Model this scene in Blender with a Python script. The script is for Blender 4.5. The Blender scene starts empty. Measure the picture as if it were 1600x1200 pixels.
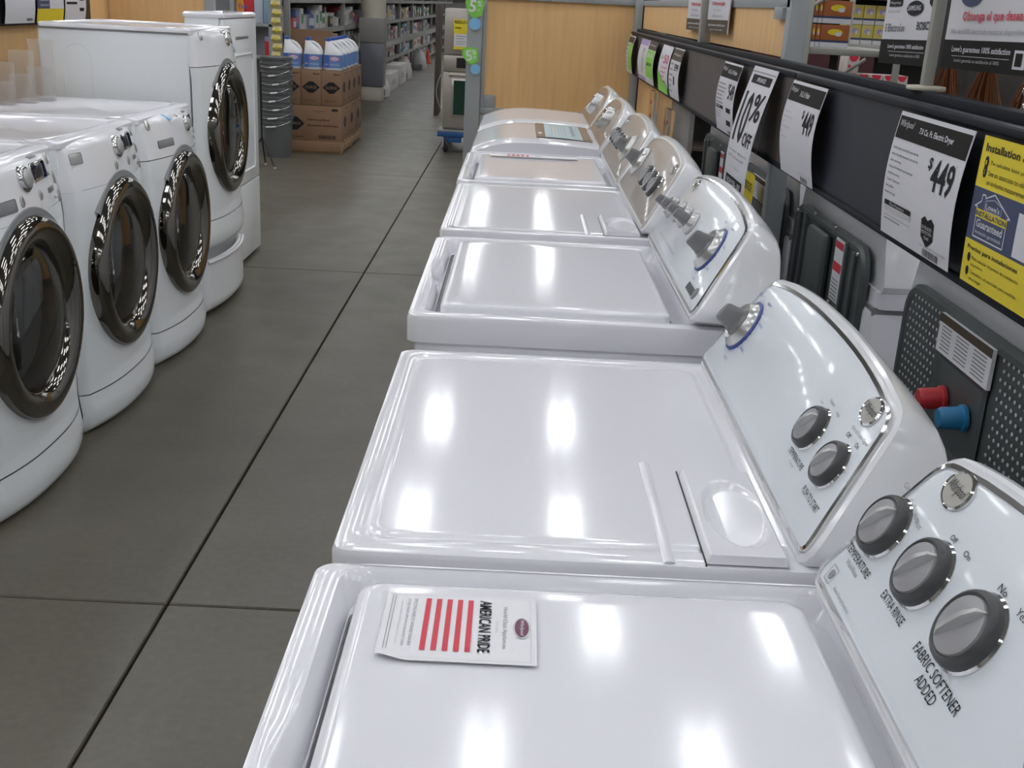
import bpy, bmesh, math, random
from math import sin, cos, pi, radians, sqrt
from mathutils import Vector, Matrix
random.seed(7)
SC = bpy.context.scene
COL = SC.collection

# ------------------------------------------------------------------ camera, world, light, exposure
def make_camera():
    F = 1738.0
    p, yaw, roll = radians(18.86), radians(.39), radians(2.97)
    f = Vector((sin(yaw)*cos(p), cos(yaw)*cos(p), -sin(p)))
    r = Vector((cos(yaw), -sin(yaw), 0)); u = r.cross(f)
    c, s = cos(roll), sin(roll)
    r2 = c*r + s*u; u2 = -s*r + c*u
    cd = bpy.data.cameras.new('camera'); co = bpy.data.objects.new('camera', cd); COL.objects.link(co)
    m = Matrix((r2, u2, -f)).transposed().to_4x4(); m.translation = Vector((0, 0, 1.45))
    co.matrix_world = m
    cd.sensor_fit = 'HORIZONTAL'; cd.sensor_width = 36; cd.lens = F/1600*36
    cd.clip_start = .02; cd.clip_end = 200
    SC.camera = co
make_camera()
W = bpy.data.worlds.new('world'); SC.world = W; W.use_nodes = True
W.node_tree.nodes['Background'].inputs[0].default_value = (.80, .86, 1, 1)
W.node_tree.nodes['Background'].inputs[1].default_value = 0.0
SC.view_settings.view_transform = 'Standard'; SC.view_settings.look = 'None'
SC.view_settings.gamma = 1; SC.view_settings.use_curve_mapping = False
SC.view_settings.exposure = -0.42
LAMP = 30.0      # emission of the ceiling tubes
CEIL = 6.0

# ------------------------------------------------------------------ materials
MATS = {}
def mat(name, col, rough=.5, metal=0., coat=0., bump=None, noise=None, emit=0., trans=0., ior=1.5, spec=None, coat_rough=.05, brush=None):
    if name in MATS: return MATS[name]
    m = bpy.data.materials.new(name); m.use_nodes = True
    nt = m.node_tree; b = nt.nodes['Principled BSDF']
    b.inputs['Base Color'].default_value = (*col, 1)
    b.inputs['Roughness'].default_value = rough
    b.inputs['Metallic'].default_value = metal
    b.inputs['Coat Weight'].default_value = coat
    b.inputs['Coat Roughness'].default_value = coat_rough
    b.inputs['IOR'].default_value = ior
    b.inputs['Transmission Weight'].default_value = trans
    if spec is not None: b.inputs['Specular IOR Level'].default_value = spec
    if emit:
        b.inputs['Emission Color'].default_value = (*col, 1); b.inputs['Emission Strength'].default_value = emit
    tc = None
    if noise or bump:
        tc = nt.nodes.new('ShaderNodeTexCoord')
    if noise:      # (scale, amount, detail)
        n = nt.nodes.new('ShaderNodeTexNoise'); n.inputs['Scale'].default_value = noise[0]; n.inputs['Detail'].default_value = noise[2] if len(noise) > 2 else 4
        if brush:
            mp = nt.nodes.new('ShaderNodeMapping'); mp.inputs['Scale'].default_value = brush
            nt.links.new(tc.outputs['Object'], mp.inputs[0]); nt.links.new(mp.outputs[0], n.inputs[0])
        else: nt.links.new(tc.outputs['Object'], n.inputs[0])
        mx = nt.nodes.new('ShaderNodeMix'); mx.data_type = 'RGBA'
        a = noise[1]
        mx.inputs[6].default_value = (*[c*(1-a) for c in col], 1); mx.inputs[7].default_value = (*[min(1, c*(1+a)) for c in col], 1)
        rm = nt.nodes.new('ShaderNodeMapRange'); rm.inputs[1].default_value = .3; rm.inputs[2].default_value = .7
        nt.links.new(n.outputs[0], rm.inputs[0]); nt.links.new(rm.outputs[0], mx.inputs[0])
        nt.links.new(mx.outputs[2], b.inputs['Base Color'])
    if bump:       # (scale, strength, distance)
        n2 = nt.nodes.new('ShaderNodeTexNoise'); n2.inputs['Scale'].default_value = bump[0]; n2.inputs['Detail'].default_value = 2
        nt.links.new(tc.outputs['Object'], n2.inputs[0])
        bp = nt.nodes.new('ShaderNodeBump'); bp.inputs['Strength'].default_value = bump[1]; bp.inputs['Distance'].default_value = bump[2]
        nt.links.new(n2.outputs[0], bp.inputs['Height']); nt.links.new(bp.outputs[0], b.inputs['Normal'])
    MATS[name] = m
    return m
ENAMEL = mat('white_enamel', (.77, .77, .81), .10, bump=(300, .06, .0003))
ENAMEL2 = mat('white_enamel_front', (.76, .79, .81), .22, bump=(200, .05, .0003))
PLAST = mat('white_console_plastic', (.80, .81, .84), .18, coat=.4, coat_rough=.06)
FACEW = mat('white_control_face', (.71, .75, .80), .22, coat=.3)
TAUPE = mat('taupe_control_face', (.30, .265, .235), .3, coat=.3)
BROWNF = mat('brown_control_face', (.27, .20, .145), .3, coat=.3)
CHROME = mat('chrome', (.72, .72, .72), .08, metal=1)
CHROMED = mat('smoked_chrome', (.20, .19, .175), .06, metal=1)
SATIN = mat('satin_metal', (.55, .55, .54), .28, metal=1)
SILVERP = mat('silver_plastic', (.42, .42, .42), .3, metal=.3)
DGREY = mat('dark_grey_plastic', (.05, .05, .053), .36)
LGREY = mat('light_grey_knob_cap', (.30, .30, .31), .3)
MGREY = mat('mid_grey_plastic', (.2, .2, .205), .35)
BLACK = mat('black_plastic', (.012, .012, .014), .35)
INK = mat('black_ink', (.018, .018, .022), .7, spec=.2)
INKG = mat('grey_ink', (.28, .28, .29), .6)
INKL = mat('light_grey_ink', (.5, .5, .51), .6)
PAPER = mat('white_paper', (.76, .76, .79), .45)
PAPERS = mat('sign_card_white', (.62, .62, .66), .5)
RED = mat('red_print', (.62, .03, .06), .45)
REDT = mat('red_lettering', (.60, .03, .07), .5)
YELLOW = mat('yellow_print', (.72, .58, .02), .5)
NAVY = mat('navy_print', (.035, .05, .12), .5)
BLUEP = mat('blue_print', (.05, .12, .42), .4)
LBLUE = mat('light_blue_print', (.22, .50, .80), .4)
GREENP = mat('green_print', (.22, .62, .08), .45)
PURP = mat('purple_print', (.35, .30, .55), .5)
PINKP = mat('pink_print', (.75, .12, .30), .5)
BROWNP = mat('brown_print', (.085, .062, .045), .6, spec=.2)
TEALG = mat('teal_print', (.03, .3, .22), .5)
RAILM = mat('dark_slate_sign_rail', (.017, .019, .030), .55, bump=(120, .1, .0006))
RAILD = mat('rail_edge_black', (.008, .010, .016), .6, spec=.2)
RAILB = mat('brown_grey_sign_rail', (.085, .072, .070), .55, bump=(120, .1, .0006))
STEELG = mat('grey_painted_steel', (.30, .32, .33), .5)
SHELFG = mat('shelf_grey_steel', (.26, .26, .25), .5)
POSTM = mat('beige_grey_post', (.33, .33, .30), .5)
GALV = mat('galvanised_back_plate', (.10, .115, .115), .42, metal=.35, noise=(6, .12, 3))
WALLG = mat('dull_grey_panel', (.26, .25, .235), .6)
WOOD = mat('maple_laminate', (.74, .47, .215), .5, noise=(3.0, .07, 8), brush=(14, 14, .8))
CARD = mat('brown_cardboard', (.245, .145, .085), .8, noise=(5, .08, 3))
PALW = mat('pallet_wood', (.30, .19, .10), .8, noise=(9, .2, 4))
DRUM = mat('drum_steel', (.42, .42, .41), .3, metal=.9)
DARKIN = mat('dark_interior', (.025, .025, .025), .5)
def glass_mat():
    m = mat('smoked_door_glass', (.34, .34, .335), .03, trans=1., ior=1.4)
    return m
GLASS = glass_mat()
CLEAR = mat('clear_acrylic', (.96, .97, .98), .06, trans=1., ior=1.15)
BUCKG = mat('grey_bucket_plastic', (.115, .12, .125), .4, noise=(4, .1, 2))
WHITEP = mat('white_bottle_plastic', (.68, .69, .72), .35)
STAIN = mat('stainless_steel', (.42, .39, .345), .38, metal=.6, noise=(4, .06, 5), brush=(1, 1, 30))
OVENG = mat('oven_window_glass', (.012, .045, .03), .12)
CARTB = mat('blue_cart_paint', (.02, .09, .26), .4)
RUBBER = mat('black_rubber', (.02, .02, .02), .6)
REDPL = mat('red_cap', (.55, .03, .04), .35)
BLUEPL = mat('blue_cap', (.02, .20, .42), .35)
STRAW = mat('orange_brown_bristles', (.16, .05, .014), .8)
MAROON = mat('maroon_panel', (.055, .008, .012), .6)
DISPL = mat('dark_display', (.01, .014, .03), .1)

def floor_mat():
    m = mat('polished_concrete', (.099, .089, .065), .42, noise=(1.3, .14, 9))
    nt = m.node_tree; b = nt.nodes['Principled BSDF']
    tc = [n for n in nt.nodes if n.type == 'TEX_COORD'][0]
    oi = nt.nodes.new('ShaderNodeObjectInfo'); vm = nt.nodes.new('ShaderNodeVectorMath'); vm.operation = 'ADD'
    for n in nt.nodes:
        if n.type == 'TEX_NOISE':
            nt.links.new(tc.outputs['Object'], vm.inputs[0]); nt.links.new(oi.outputs['Location'], vm.inputs[1]); nt.links.new(vm.outputs[0], n.inputs[0])
    mix0 = [n for n in nt.nodes if n.type == 'MIX'][0]
    # fine dark scuffs
    n2 = nt.nodes.new('ShaderNodeTexNoise'); n2.inputs['Scale'].default_value = 42; n2.inputs['Detail'].default_value = 3
    nt.links.new(vm.outputs[0], n2.inputs[0])
    mr = nt.nodes.new('ShaderNodeMapRange'); mr.inputs[1].default_value = .35; mr.inputs[2].default_value = .7; mr.inputs[3].default_value = .9; mr.inputs[4].default_value = 1.06
    nt.links.new(n2.outputs[0], mr.inputs[0])
    mm = nt.nodes.new('ShaderNodeVectorMath'); mm.operation = 'SCALE'
    nt.links.new(mix0.outputs[2], mm.inputs[0]); nt.links.new(mr.outputs[0], mm.inputs['Scale'])
    nt.links.new(mm.outputs[0], b.inputs['Base Color'])
    n3 = nt.nodes.new('ShaderNodeTexNoise'); n3.inputs['Scale'].default_value = 5; nt.links.new(vm.outputs[0], n3.inputs[0])
    m3 = nt.nodes.new('ShaderNodeMapRange'); m3.inputs[3].default_value = .3; m3.inputs[4].default_value = .48
    nt.links.new(n3.outputs[0], m3.inputs[0]); nt.links.new(m3.outputs[0], b.inputs['Roughness'])
    return m
FLOORM = floor_mat()

# ------------------------------------------------------------------ mesh helpers
def ident(u, v, w=0): return (u, v, w)
TEXTC = {}
def text_polys(s, bold=False, cuts=0):
    k = (s, bold, cuts)
    if k in TEXTC: return TEXTC[k]
    cu = bpy.data.curves.new('t', 'FONT'); cu.body = s; cu.size = 1; cu.resolution_u = 2
    if bold: cu.offset = .018
    ob = bpy.data.objects.new('t', cu); COL.objects.link(ob)
    bpy.context.view_layer.update()
    dg = bpy.context.evaluated_depsgraph_get()
    me = bpy.data.meshes.new_from_object(ob.evaluated_get(dg))
    if cuts and len(me.vertices):
        bm = bmesh.new(); bm.from_mesh(me); ys = [v.co.y for v in bm.verts]; ya, yb_ = min(ys), max(ys)
        for q in range(1, cuts+1):
            bmesh.ops.bisect_plane(bm, geom=bm.verts[:]+bm.edges[:]+bm.faces[:], dist=1e-6, plane_co=(0, ya+(yb_-ya)*q/(cuts+1), 0), plane_no=(0, 1, 0))
        bm.to_mesh(me); bm.free()
    vs = [(v.co.x, v.co.y) for v in me.vertices]; fs = [tuple(p.vertices) for p in me.polygons]
    bpy.data.objects.remove(ob); bpy.data.curves.remove(cu); bpy.data.meshes.remove(me)
    if not vs: vs = [(0, 0)]
    x0 = min(v[0] for v in vs); x1 = max(v[0] for v in vs); y0 = min(v[1] for v in vs); y1 = max(v[1] for v in vs)
    r = ([((v[0]-x0)/max(1e-6, x1-x0), (v[1]-y0)/max(1e-6, y1-y0)) for v in vs], fs)
    TEXTC[k] = r
    return r

class MB:
    def __init__(s): s.v = []; s.f = []; s.mi = []; s.mats = []
    def m(s, material):
        if material not in s.mats: s.mats.append(material)
        return s.mats.index(material)
    def add(s, vs, fs, mt=None):
        o = len(s.v); s.v += [tuple(v) for v in vs]
        i = s.m(mt) if mt else 0
        for f in fs: s.f.append(tuple(a+o for a in f)); s.mi.append(i)
    def box(s, x0, x1, y0, y1, z0, z1, mt=None, b=0., seg=2, M=None):
        if b <= 0:
            vs = [(x, y, z) for x in (x0, x1) for y in (y0, y1) for z in (z0, z1)]
            fs = [(0, 1, 3, 2), (4, 6, 7, 5), (0, 4, 5, 1), (2, 3, 7, 6), (0, 2, 6, 4), (1, 5, 7, 3)]
        else:
            bm = bmesh.new(); bmesh.ops.create_cube(bm, size=1)
            for v in bm.verts: v.co = Vector(((x0+x1)/2+v.co.x*(x1-x0), (y0+y1)/2+v.co.y*(y1-y0), (z0+z1)/2+v.co.z*(z1-z0)))
            bmesh.ops.bevel(bm, geom=bm.edges[:], offset=b, segments=seg, affect='EDGES', profile=.5)
            bm.verts.index_update(); vs = [v.co[:] for v in bm.verts]; fs = [tuple(v.index for v in f.verts) for f in bm.faces]; bm.free()
        if M: vs = [M @ Vector(v) for v in vs]
        s.add(vs, fs, mt)
    def lathe(s, prof, origin=(0, 0, 0), axis=(0, 0, 1), up=None, n=32, mt=None, sc=(1, 1), a0=0, a1=2*pi):
        # prof: list of (radius, height along axis)
        ax = Vector(axis).normalized(); o = Vector(origin)
        t = Vector(up) if up else (Vector((0, 0, 1)) if abs(ax.z) < .9 else Vector((1, 0, 0)))
        e2 = (t - ax*t.dot(ax)).normalized(); e1 = e2.cross(ax).normalized()
        full = abs(a1-a0-2*pi) < 1e-6
        vs = []; fs = []; nn = n if full else n+1
        for r, h in prof:
            for k in range(nn):
                a = a0+(a1-a0)*k/n
                vs.append(o+ax*h+e1*(r*cos(a)*sc[0])+e2*(r*sin(a)*sc[1]))
        for i in range(len(prof)-1):
            for k in range(n):
                k2 = (k+1) % nn
                fs.append((i*nn+k, i*nn+k2, (i+1)*nn+k2, (i+1)*nn+k))
        s.add(vs, fs, mt)
    def loft(s, loops, cap0=True, cap1=True, mt=None, closed=True):
        n = len(loops[0]); vs = [p for l in loops for p in l]; fs = []
        for i in range(len(loops)-1):
            for k in range(n if closed else n-1):
                k2 = (k+1) % n
                fs.append((i*n+k, i*n+k2, (i+1)*n+k2, (i+1)*n+k))
        if cap0: fs.append(tuple(range(n))[::-1])
        if cap1: fs.append(tuple((len(loops)-1)*n+k for k in range(n)))
        s.add(vs, fs, mt)
    def grid(s, P, nu, nv, mt=None, skip=None):
        vs = [P(i/nu, j/nv) for j in range(nv+1) for i in range(nu+1)]; fs = []
        for j in range(nv):
            for i in range(nu):
                f = (j*(nu+1)+i, j*(nu+1)+i+1, (j+1)*(nu+1)+i+1, (j+1)*(nu+1)+i)
                if skip and skip(sum((Vector(vs[a]) for a in f), Vector())/4): continue
                fs.append(f)
        s.add(vs, fs, mt)
    def tube(s, pts, r, n=8, mt=None, closed=False, caps=True):
        pts = [Vector(p) for p in pts]; loops = []; N = len(pts); prev = None
        for i, p in enumerate(pts):
            a = pts[(i-1) % N] if (i > 0 or closed) else p
            b = pts[(i+1) % N] if (i < N-1 or closed) else p
            t = (b-a).normalized()
            if prev is None: e = t.orthogonal().normalized()
            else: e = (prev-t*prev.dot(t)).normalized()
            prev = e; g = t.cross(e); rr = r[i] if isinstance(r, (list, tuple)) else r
            loops.append([p+e*(rr*cos(2*pi*k/n))+g*(rr*sin(2*pi*k/n)) for k in range(n)])
        if closed: loops.append(loops[0])
        s.loft(loops, caps and not closed, caps and not closed, mt)
    def text(s, st, u0, u1, v0, v1, P, mt=None, bold=False, shear=0, w=0.0006):
        vs, fs = text_polys(st, bold, 8 if v1-v0 > .02 else 0)
        s.add([P(u0+(x+shear*(y-.5)*(v1-v0)/max(1e-6, (u1-u0)))*(u1-u0), v0+y*(v1-v0), w) for x, y in vs], fs, mt)
    def rect(s, u0, u1, v0, v1, P, mt=None, w=.0004, nv=1, nu=1):
        s.grid(lambda a, b: P(u0+a*(u1-u0), v0+b*(v1-v0), w), nu, nv, mt)
    def oval(s, u, v, ru, rv, P, mt=None, w=.0005, n=24, rot=0):
        pts = [(ru*cos(2*pi*k/n), rv*sin(2*pi*k/n)) for k in range(n)]
        s.add([P(u+a*cos(rot)-b*sin(rot), v+a*sin(rot)+b*cos(rot), w) for a, b in pts], [tuple(range(n))], mt)
    def poly(s, pts, P, mt=None, w=.0005): s.add([P(a, b, w) for a, b in pts], [tuple(range(len(pts)))], mt)
    def line(s, pts, th, P, mt=None, w=.0006):
        for (a, b), (c, d) in zip(pts[:-1], pts[1:]):
            l = sqrt((c-a)**2+(d-b)**2); nx, ny = -(d-b)/l*th/2, (c-a)/l*th/2
            s.add([P(a+nx, b+ny, w), P(a-nx, b-ny, w), P(c-nx, d-ny, w), P(c+nx, d+ny, w)], [(0, 1, 2, 3)], mt)
    def build(s, name, mt=None, parent=None, smooth=35, loc=None):
        me = bpy.data.meshes.new(name); me.from_pydata([tuple(v) for v in s.v], [], s.f)
        ms = s.mats if s.mats else ([mt] if mt else [])
        if mt and s.mats and mt not in s.mats: pass
        for m_ in ms: me.materials.append(m_)
        if s.mats: me.polygons.foreach_set('material_index', s.mi)
        bm = bmesh.new(); bm.from_mesh(me); bmesh.ops.recalc_face_normals(bm, faces=bm.faces); bm.to_mesh(me); bm.free()
        if smooth:
            me.polygons.foreach_set('use_smooth', [True]*len(me.polygons))
            me.set_sharp_from_angle(angle=radians(smooth))
        me.update()
        o = bpy.data.objects.new(name, me); COL.objects.link(o)
        if parent: o.parent = parent
        if loc: o.location = loc
        return o
def tag(o, label=None, cat=None, group=None, kind=None):
    if label: o['label'] = label
    if cat: o['category'] = cat
    if group: o['group'] = group
    if kind: o['kind'] = kind
    return o
def thing(name, label, cat, loc=(0, 0, 0), rz=0, group=None):
    o = bpy.data.objects.new(name, None); COL.objects.link(o); o.empty_display_size = .1
    o.location = loc; o.rotation_euler = (0, 0, rz)
    return tag(o, label, cat, group)
def copy_tree(o, parent=None):
    c = o.copy(); COL.objects.link(c)
    if parent: c.parent = parent
    for ch in list(o.children): copy_tree(ch, c)
    return c
def rrect(x0, x1, y0, y1, r, z, n=6, ns=0):
    pts = []
    cs = [(x1-r, y1-r, 0), (x0+r, y1-r, pi/2), (x0+r, y0+r, pi), (x1-r, y0+r, 3*pi/2)]
    for cx, cy, a in cs:
        for k in range(n+1): pts.append((cx+r*cos(a+pi/2*k/n), cy+r*sin(a+pi/2*k/n), z))
        if ns:
            # subdivide straight run to next corner
            pass
    return pts
def rings(spec, n=6): return [rrect(*a, n=n) for a in spec]

# ------------------------------------------------------------------ SETTING: floor, ceiling, walls, lamps
def build_floor():
    b = MB(); b.box(-13.41, 13.59, -12, 48, -.25, -.03, DARKIN)
    fl = tag(b.build('floor', DARKIN), kind='structure')
    g = .0035; s = 3.6
    b = MB(); x0, x1, y0, y1 = g, s-g, g, s-g
    b.loft(rings([(x0, x1, y0, y1, .001, -.03), (x0, x1, y0, y1, .001, -.004), (x0+.003, x1-.003, y0+.003, y1-.003, .001, 0)], n=1), mt=FLOORM)
    base = b.build('slab', FLOORM, fl, smooth=0)
    first = True
    for i in range(-4, 4):
        for j in range(-4, 12):
            o = base if first else base.copy()
            if not first: COL.objects.link(o)
            o.parent = fl; o.location = (-.81+i*s, 2.427+j*s, 0); first = False
    return fl
FLOOR = build_floor()
CEILM = mat('ceiling_deck', (.42, .42, .41), .8)
b = MB(); b.box(-14, 14, -12, 48, CEIL+.5, CEIL+.6, CEILM); tag(b.build('ceiling', CEILM), kind='structure')
WALLM = mat('warehouse_wall', (.40, .39, .37), .8)
for nm, a in dict(wall_far=(-14, 14, 47.9, 48.1), wall_near=(-14, 14, -12.1, -11.9), wall_left=(-14.1, -13.9, -12, 48), wall_right=(13.5, 13.7, -12, 48)).items():
    b = MB(); b.box(*a, -.02, CEIL+.5, WALLM); tag(b.build(nm, WALLM), kind='structure')
TUBE = mat('lamp_tube', (.965, .975, 1.0), .5, emit=LAMP)
def lamps():
    fix = thing('ceiling_light', 'two-tube fluorescent fixture hanging under the store ceiling', 'ceiling light', (0, 0, CEIL), 0, 'fluorescent fixtures under the ceiling')
    b = MB(); b.box(-.19, .19, -.64, .64, .05, .11, STEELG, b=.01)
    b.build('housing', STEELG, fix)
    for sx in (-.1, .1):
        b = MB(); b.box(sx-.032, sx+.032, -.6, .6, .0, .045); b.build('tube', TUBE, fix)
    first = True
    for i in range(-7, 9):
        for j in range(-7, 11):  # includes rows over and behind the camera, added to brighten surfaces facing it
            if j in (2, 3): continue
            x = -.97+i*1.75+(.05 if j % 2 else 0); y = 11.6+j*3.25
            if j == -1: x += .2; y = 9.45
            if j == -2: x += .95; y = 7.2
            if j == -3: y = 4.3
            if j == -4: y = 1.2
            if j == -5: y = -1.8
            if j in (0, 1) and i in (2, 3): continue      # lamps left out to keep reflections off the dryer top's right side
            if abs(i) > 4 and i % 2: continue
            o = fix if first else copy_tree(fix); first = False
            o.location = (x, y, CEIL)
lamps()

# ------------------------------------------------------------------ TOP-LOADERS AND DRYERS
OX = .165                     # machine centre in x, machines are built round it
TILT = radians(32)
def face_outline(style, k=1., n=14):
    """outline in (u,v): u to the right as seen from the front"""
    if style == 'arched':
        bw, tw, v0, vt, va, r = .335, .292, .008, .166, .188, .014
        pts = []
        def corner(px, py, ax, ay, bx, by, rad, m=4):
            A = Vector((ax-px, ay-py)).normalized()*rad; B = Vector((bx-px, by-py)).normalized()*rad
            for t in range(m+1):
                q = t/m; P0 = Vector((px, py))+A; P2 = Vector((px, py))+B; P1 = Vector((px, py))
                pts.append(tuple(P0*(1-q)**2+P1*2*q*(1-q)+P2*q*q))
        corner(-bw, v0, -tw, vt, bw, v0, r); corner(bw, v0, -bw, v0, tw, vt, r)
        corner(tw, vt, bw, v0, tw*.8, vt+(va-vt)*.36, r*1.5)
        for i in range(1, n):
            x = tw*.90*(1-2*i/n); pts.append((x, vt+(va-vt)*(1-abs(x/tw)**2.4)))
        corner(-tw, vt, -tw*.8, vt+(va-vt)*.36, -bw, v0, r*1.5)
    else:   # round-topped
        bw, v0, va = .325, .008, .178
        pts = [(-bw, v0), (-bw*.33, v0-.001), (bw*.33, v0-.001), (bw, v0)]
        N = 26
        for i in range(1, N):
            a = pi*i/N
            pts.append((bw*(1 if cos(a) > 0 else -1)*abs(cos(a))**.62, v0+(va-v0)*sin(a)**.75))
    cx, cy = 0, .09
    return [(cx+(p[0]-cx)*k, cy+(p[1]-cy)*k) for p in pts]
def offset_outline(pts, d):
    """grow a closed outline outwards by d"""
    n = len(pts); out = []
    area = sum(pts[i][0]*pts[(i+1) % n][1]-pts[(i+1) % n][0]*pts[i][1] for i in range(n))
    sg = 1 if area > 0 else -1
    for i in range(n):
        a = Vector(pts[i-1]); c = Vector(pts[(i+1) % n]); t = (c-a)
        if t.length < 1e-9: t = Vector((1, 0))
        t.normalize(); out.append((pts[i][0]+t.y*d*sg, pts[i][1]-t.x*d*sg))
    return out

def knob(root, P, u, v, r=.029, ang=-40, kind='small', name='knob'):
    """a control knob standing on the face; P maps (u,v,w)"""
    o = Vector(P(u, v, 0)); ax = (Vector(P(u, v, 1))-o).normalized(); up = (Vector(P(u, v+1, 0))-o).normalized()
    rt = (Vector(P(u+1, v, 0))-o).normalized()
    b = MB()
    if kind == 'small':
        b.lathe([(r*1.03, -.002), (r*1.05, .001), (r*.99, .003)], o, ax, up, 32, CHROME)
        b.lathe([(r*.98, .001), (r, .004), (r*.98, .008), (r*.92, .012), (r*.84, .0135), (r*.76, .0115)], o, ax, up, 32, DGREY)
        k = b.build(name, DGREY, root)
        c = MB(); c.lathe([(r*.78, .0105), (r*.74, .0135), (r*.4, .0160), (0.0001, .0165)], o, ax, up, 28, LGREY)
        c.build('cap', LGREY, k)
        g = MB(); a = radians(ang); d = rt*cos(a)+up*sin(a); e = ax.cross(d)
        M = Matrix((d, e, ax)).transposed().to_4x4(); M.translation = o
        L = []
        for q, wd, hh in ((-.74, .001, .013), (-.5, .0030, .019), (-.1, .0050, .022), (.35, .0045, .023), (.68, .003, .020), (.80, .001, .013)):
            L.append([M @ Vector((r*q, -wd*1.3, .011)), M @ Vector((r*q, -wd*.5, hh)), M @ Vector((r*q, wd*.5, hh)), M @ Vector((r*q, wd*1.3, .011))])
        g.loft(L, mt=SILVERP); g.build('grip', SILVERP, k)
    else:   # large dial with a bladed grip
        R = r
        b.lathe([(R*1.06, -.001), (R*1.06, .002), (R*.98, .004)], o, ax, up, 40, BLUEDIAL if kind == 'bluedial' else SILVERP)
        b.lathe([(R*.98, .002), (R*.95, .006), (R*.80, .013), (R*.76, .015), (R*.66, .0145), (R*.58, .013)], o, ax, up, 40, SATIN)
        b.lathe([(R*.6, .012), (R*.45, .018), (.0001, .019)], o, ax, up, 32, MGREY)
        k = b.build(name, SATIN, root)
        g = MB(); a = radians(ang); d = rt*cos(a)+up*sin(a); e = ax.cross(d)
        M = Matrix((d, e, ax)).transposed().to_4x4(); M.translation = o
        L = []
        for h, ln, wd in ((.015, R*.62, .011), (.022, R*.54, .009), (.032, R*.47, .0085), (.040, R*.44, .0085), (.044, R*.38, .006)):
            L.append([M @ Vector((ln*cos(t), wd*sin(t)*1.0, h)) for t in [2*pi*q/16 for q in range(16)]])
        g.loft(L, mt=MGREY); g.build('grip', MGREY, k)
    return k
BLUEDIAL = mat('blue_dial_scale', (.04, .07, .25), .4)

def make_console(root, z0, x0, style, face, layout, zt, rear=False):
    st, ct = sin(TILT), cos(TILT)
    def P(u, v, w=0): return (x0-OX+v*st-w*ct, -u, z0+v*ct+w*st)
    fo = face_outline(style)
    body = MB()
    loops = []
    def lp(pts, w): return [P(a, c, w) for a, c in pts]
    o1 = offset_outline(fo, .002); o2 = offset_outline(fo, .010); o3 = offset_outline(fo, .014)
    loops.append(lp(o1, .001)); loops.append(lp(o1, -.0015)); loops.append(lp(o2, -.0005)); loops.append(lp(o3, -.004)); loops.append(lp(offset_outline(fo, .016), -.010))
    # two intermediate loops towards the upright rear outline
    back = []
    for a, c in offset_outline(fo, .020):
        zz = z0+c*ct
        ztop = z0+.152*ct; kz = .93 if rear else .82
        hz = (c+.012)/.21
        wy = a*1.02
        back.append((x0-OX+(.172 if rear else .140), -wy, max(zt-.02, zt-.02+(zz-(zt-.02))*kz)))
    f5 = lp(offset_outline(fo, .016), -.010)
    for q, bulge in ((.3, .003), (.6, .003), (.88, .004)):
        loops.append([tuple(Vector(a)*(1-q)+Vector(c)*q+Vector((0, 0, bulge if c[2] > z0+.08 else 0))) for a, c in zip(f5, back)])
    loops.append(back)
    body.loft(loops, cap0=False, cap1=True, mt=PLAST)
    con = body.build('console', PLAST, root, smooth=28)
    fm = MB(); fm.loft([lp(fo, .0), lp(fo, .0018), lp(offset_outline(fo, -.003), .0026)], cap0=False, mt=face)
    fm.build('control_face', face, con, smooth=25)
    # trim line round the face
    tr = MB(); i1 = offset_outline(fo, .0045); i2 = offset_outline(fo, -.0005)
    tr.loft([lp(i1, -.001), lp(i1, .003), lp(i2, .0038), lp(i2, .001)], False, False, mt=CHROME if style == 'arched' and face is FACEW else SATINW)
    tr.build('trim', CHROME, con, smooth=30)
    PT = lambda u, v, w=0: P(u, v, w+.0028)
    ink = MB()
    layout(root, PT, ink)
    if ink.v: ink.build('lettering', INK, con, smooth=0)
    if not rear: return P
    # grey back plate of the console
    bp = MB(); ol = []
    w, h0, h1 = .30, zt-.17, z0+.084*ct
    for xx, ins in ((.184, 0), (.194, .0), (.200, .006), (.200, .016), (.197, .020)):
        L = []
        for (a, c) in [(-w+ins, h0+ins), (w-ins, h0+ins)]: L.append((x0-OX+xx, -a, c))
        r = .055-ins*.6
        for k in range(7):
            t = pi/2*k/6; L.append((x0-OX+xx, -(w-ins-r+r*cos(t)), h1-ins-r+r*sin(t)))
        for k in range(7):
            t = pi/2+pi/2*k/6; L.append((x0-OX+xx, -(-w+ins+r+r*cos(t)), h1-ins-r+r*sin(t)))
        ol.append(L)
    bp.loft(ol, cap0=False, cap1=True, mt=GALV)
    bp.build('back_plate', GALV, root, smooth=30)
    return P
SATINW = mat('white_edge_trim', (.62, .60, .56), .3, coat=.3)

def badge(root, P, u, v, ru=.021, rv=.0165, txt='Whirlpool'):
    o = Vector(P(u, v, 0)); ax = (Vector(P(u, v, 1))-o).normalized(); up = (Vector(P(u, v+1, 0))-o).normalized()
    b = MB()
    b.lathe([(1.0, 0), (1.0, .002), (.9, .0035), (.84, .0022)], o, ax, up, 32, CHROME, sc=(ru, rv))
    k = b.build('badge', CHROME, root)
    c = MB(); c.lathe([(.86, .0015), (.84, .0026), (.0001, .0028)], o, ax, up, 32, BADGEF, sc=(ru, rv))
    c.text(txt, u-ru*.70, u+ru*.70, v-rv*.36, v+rv*.36, lambda a, c_, w=0: P(a, c_, w), INK, shear=.3, w=.0034)
    c.build('badge_face', BADGEF, k)
BADGEF = mat('badge_silver', (.50, .49, .46), .3, metal=.4)

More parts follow.
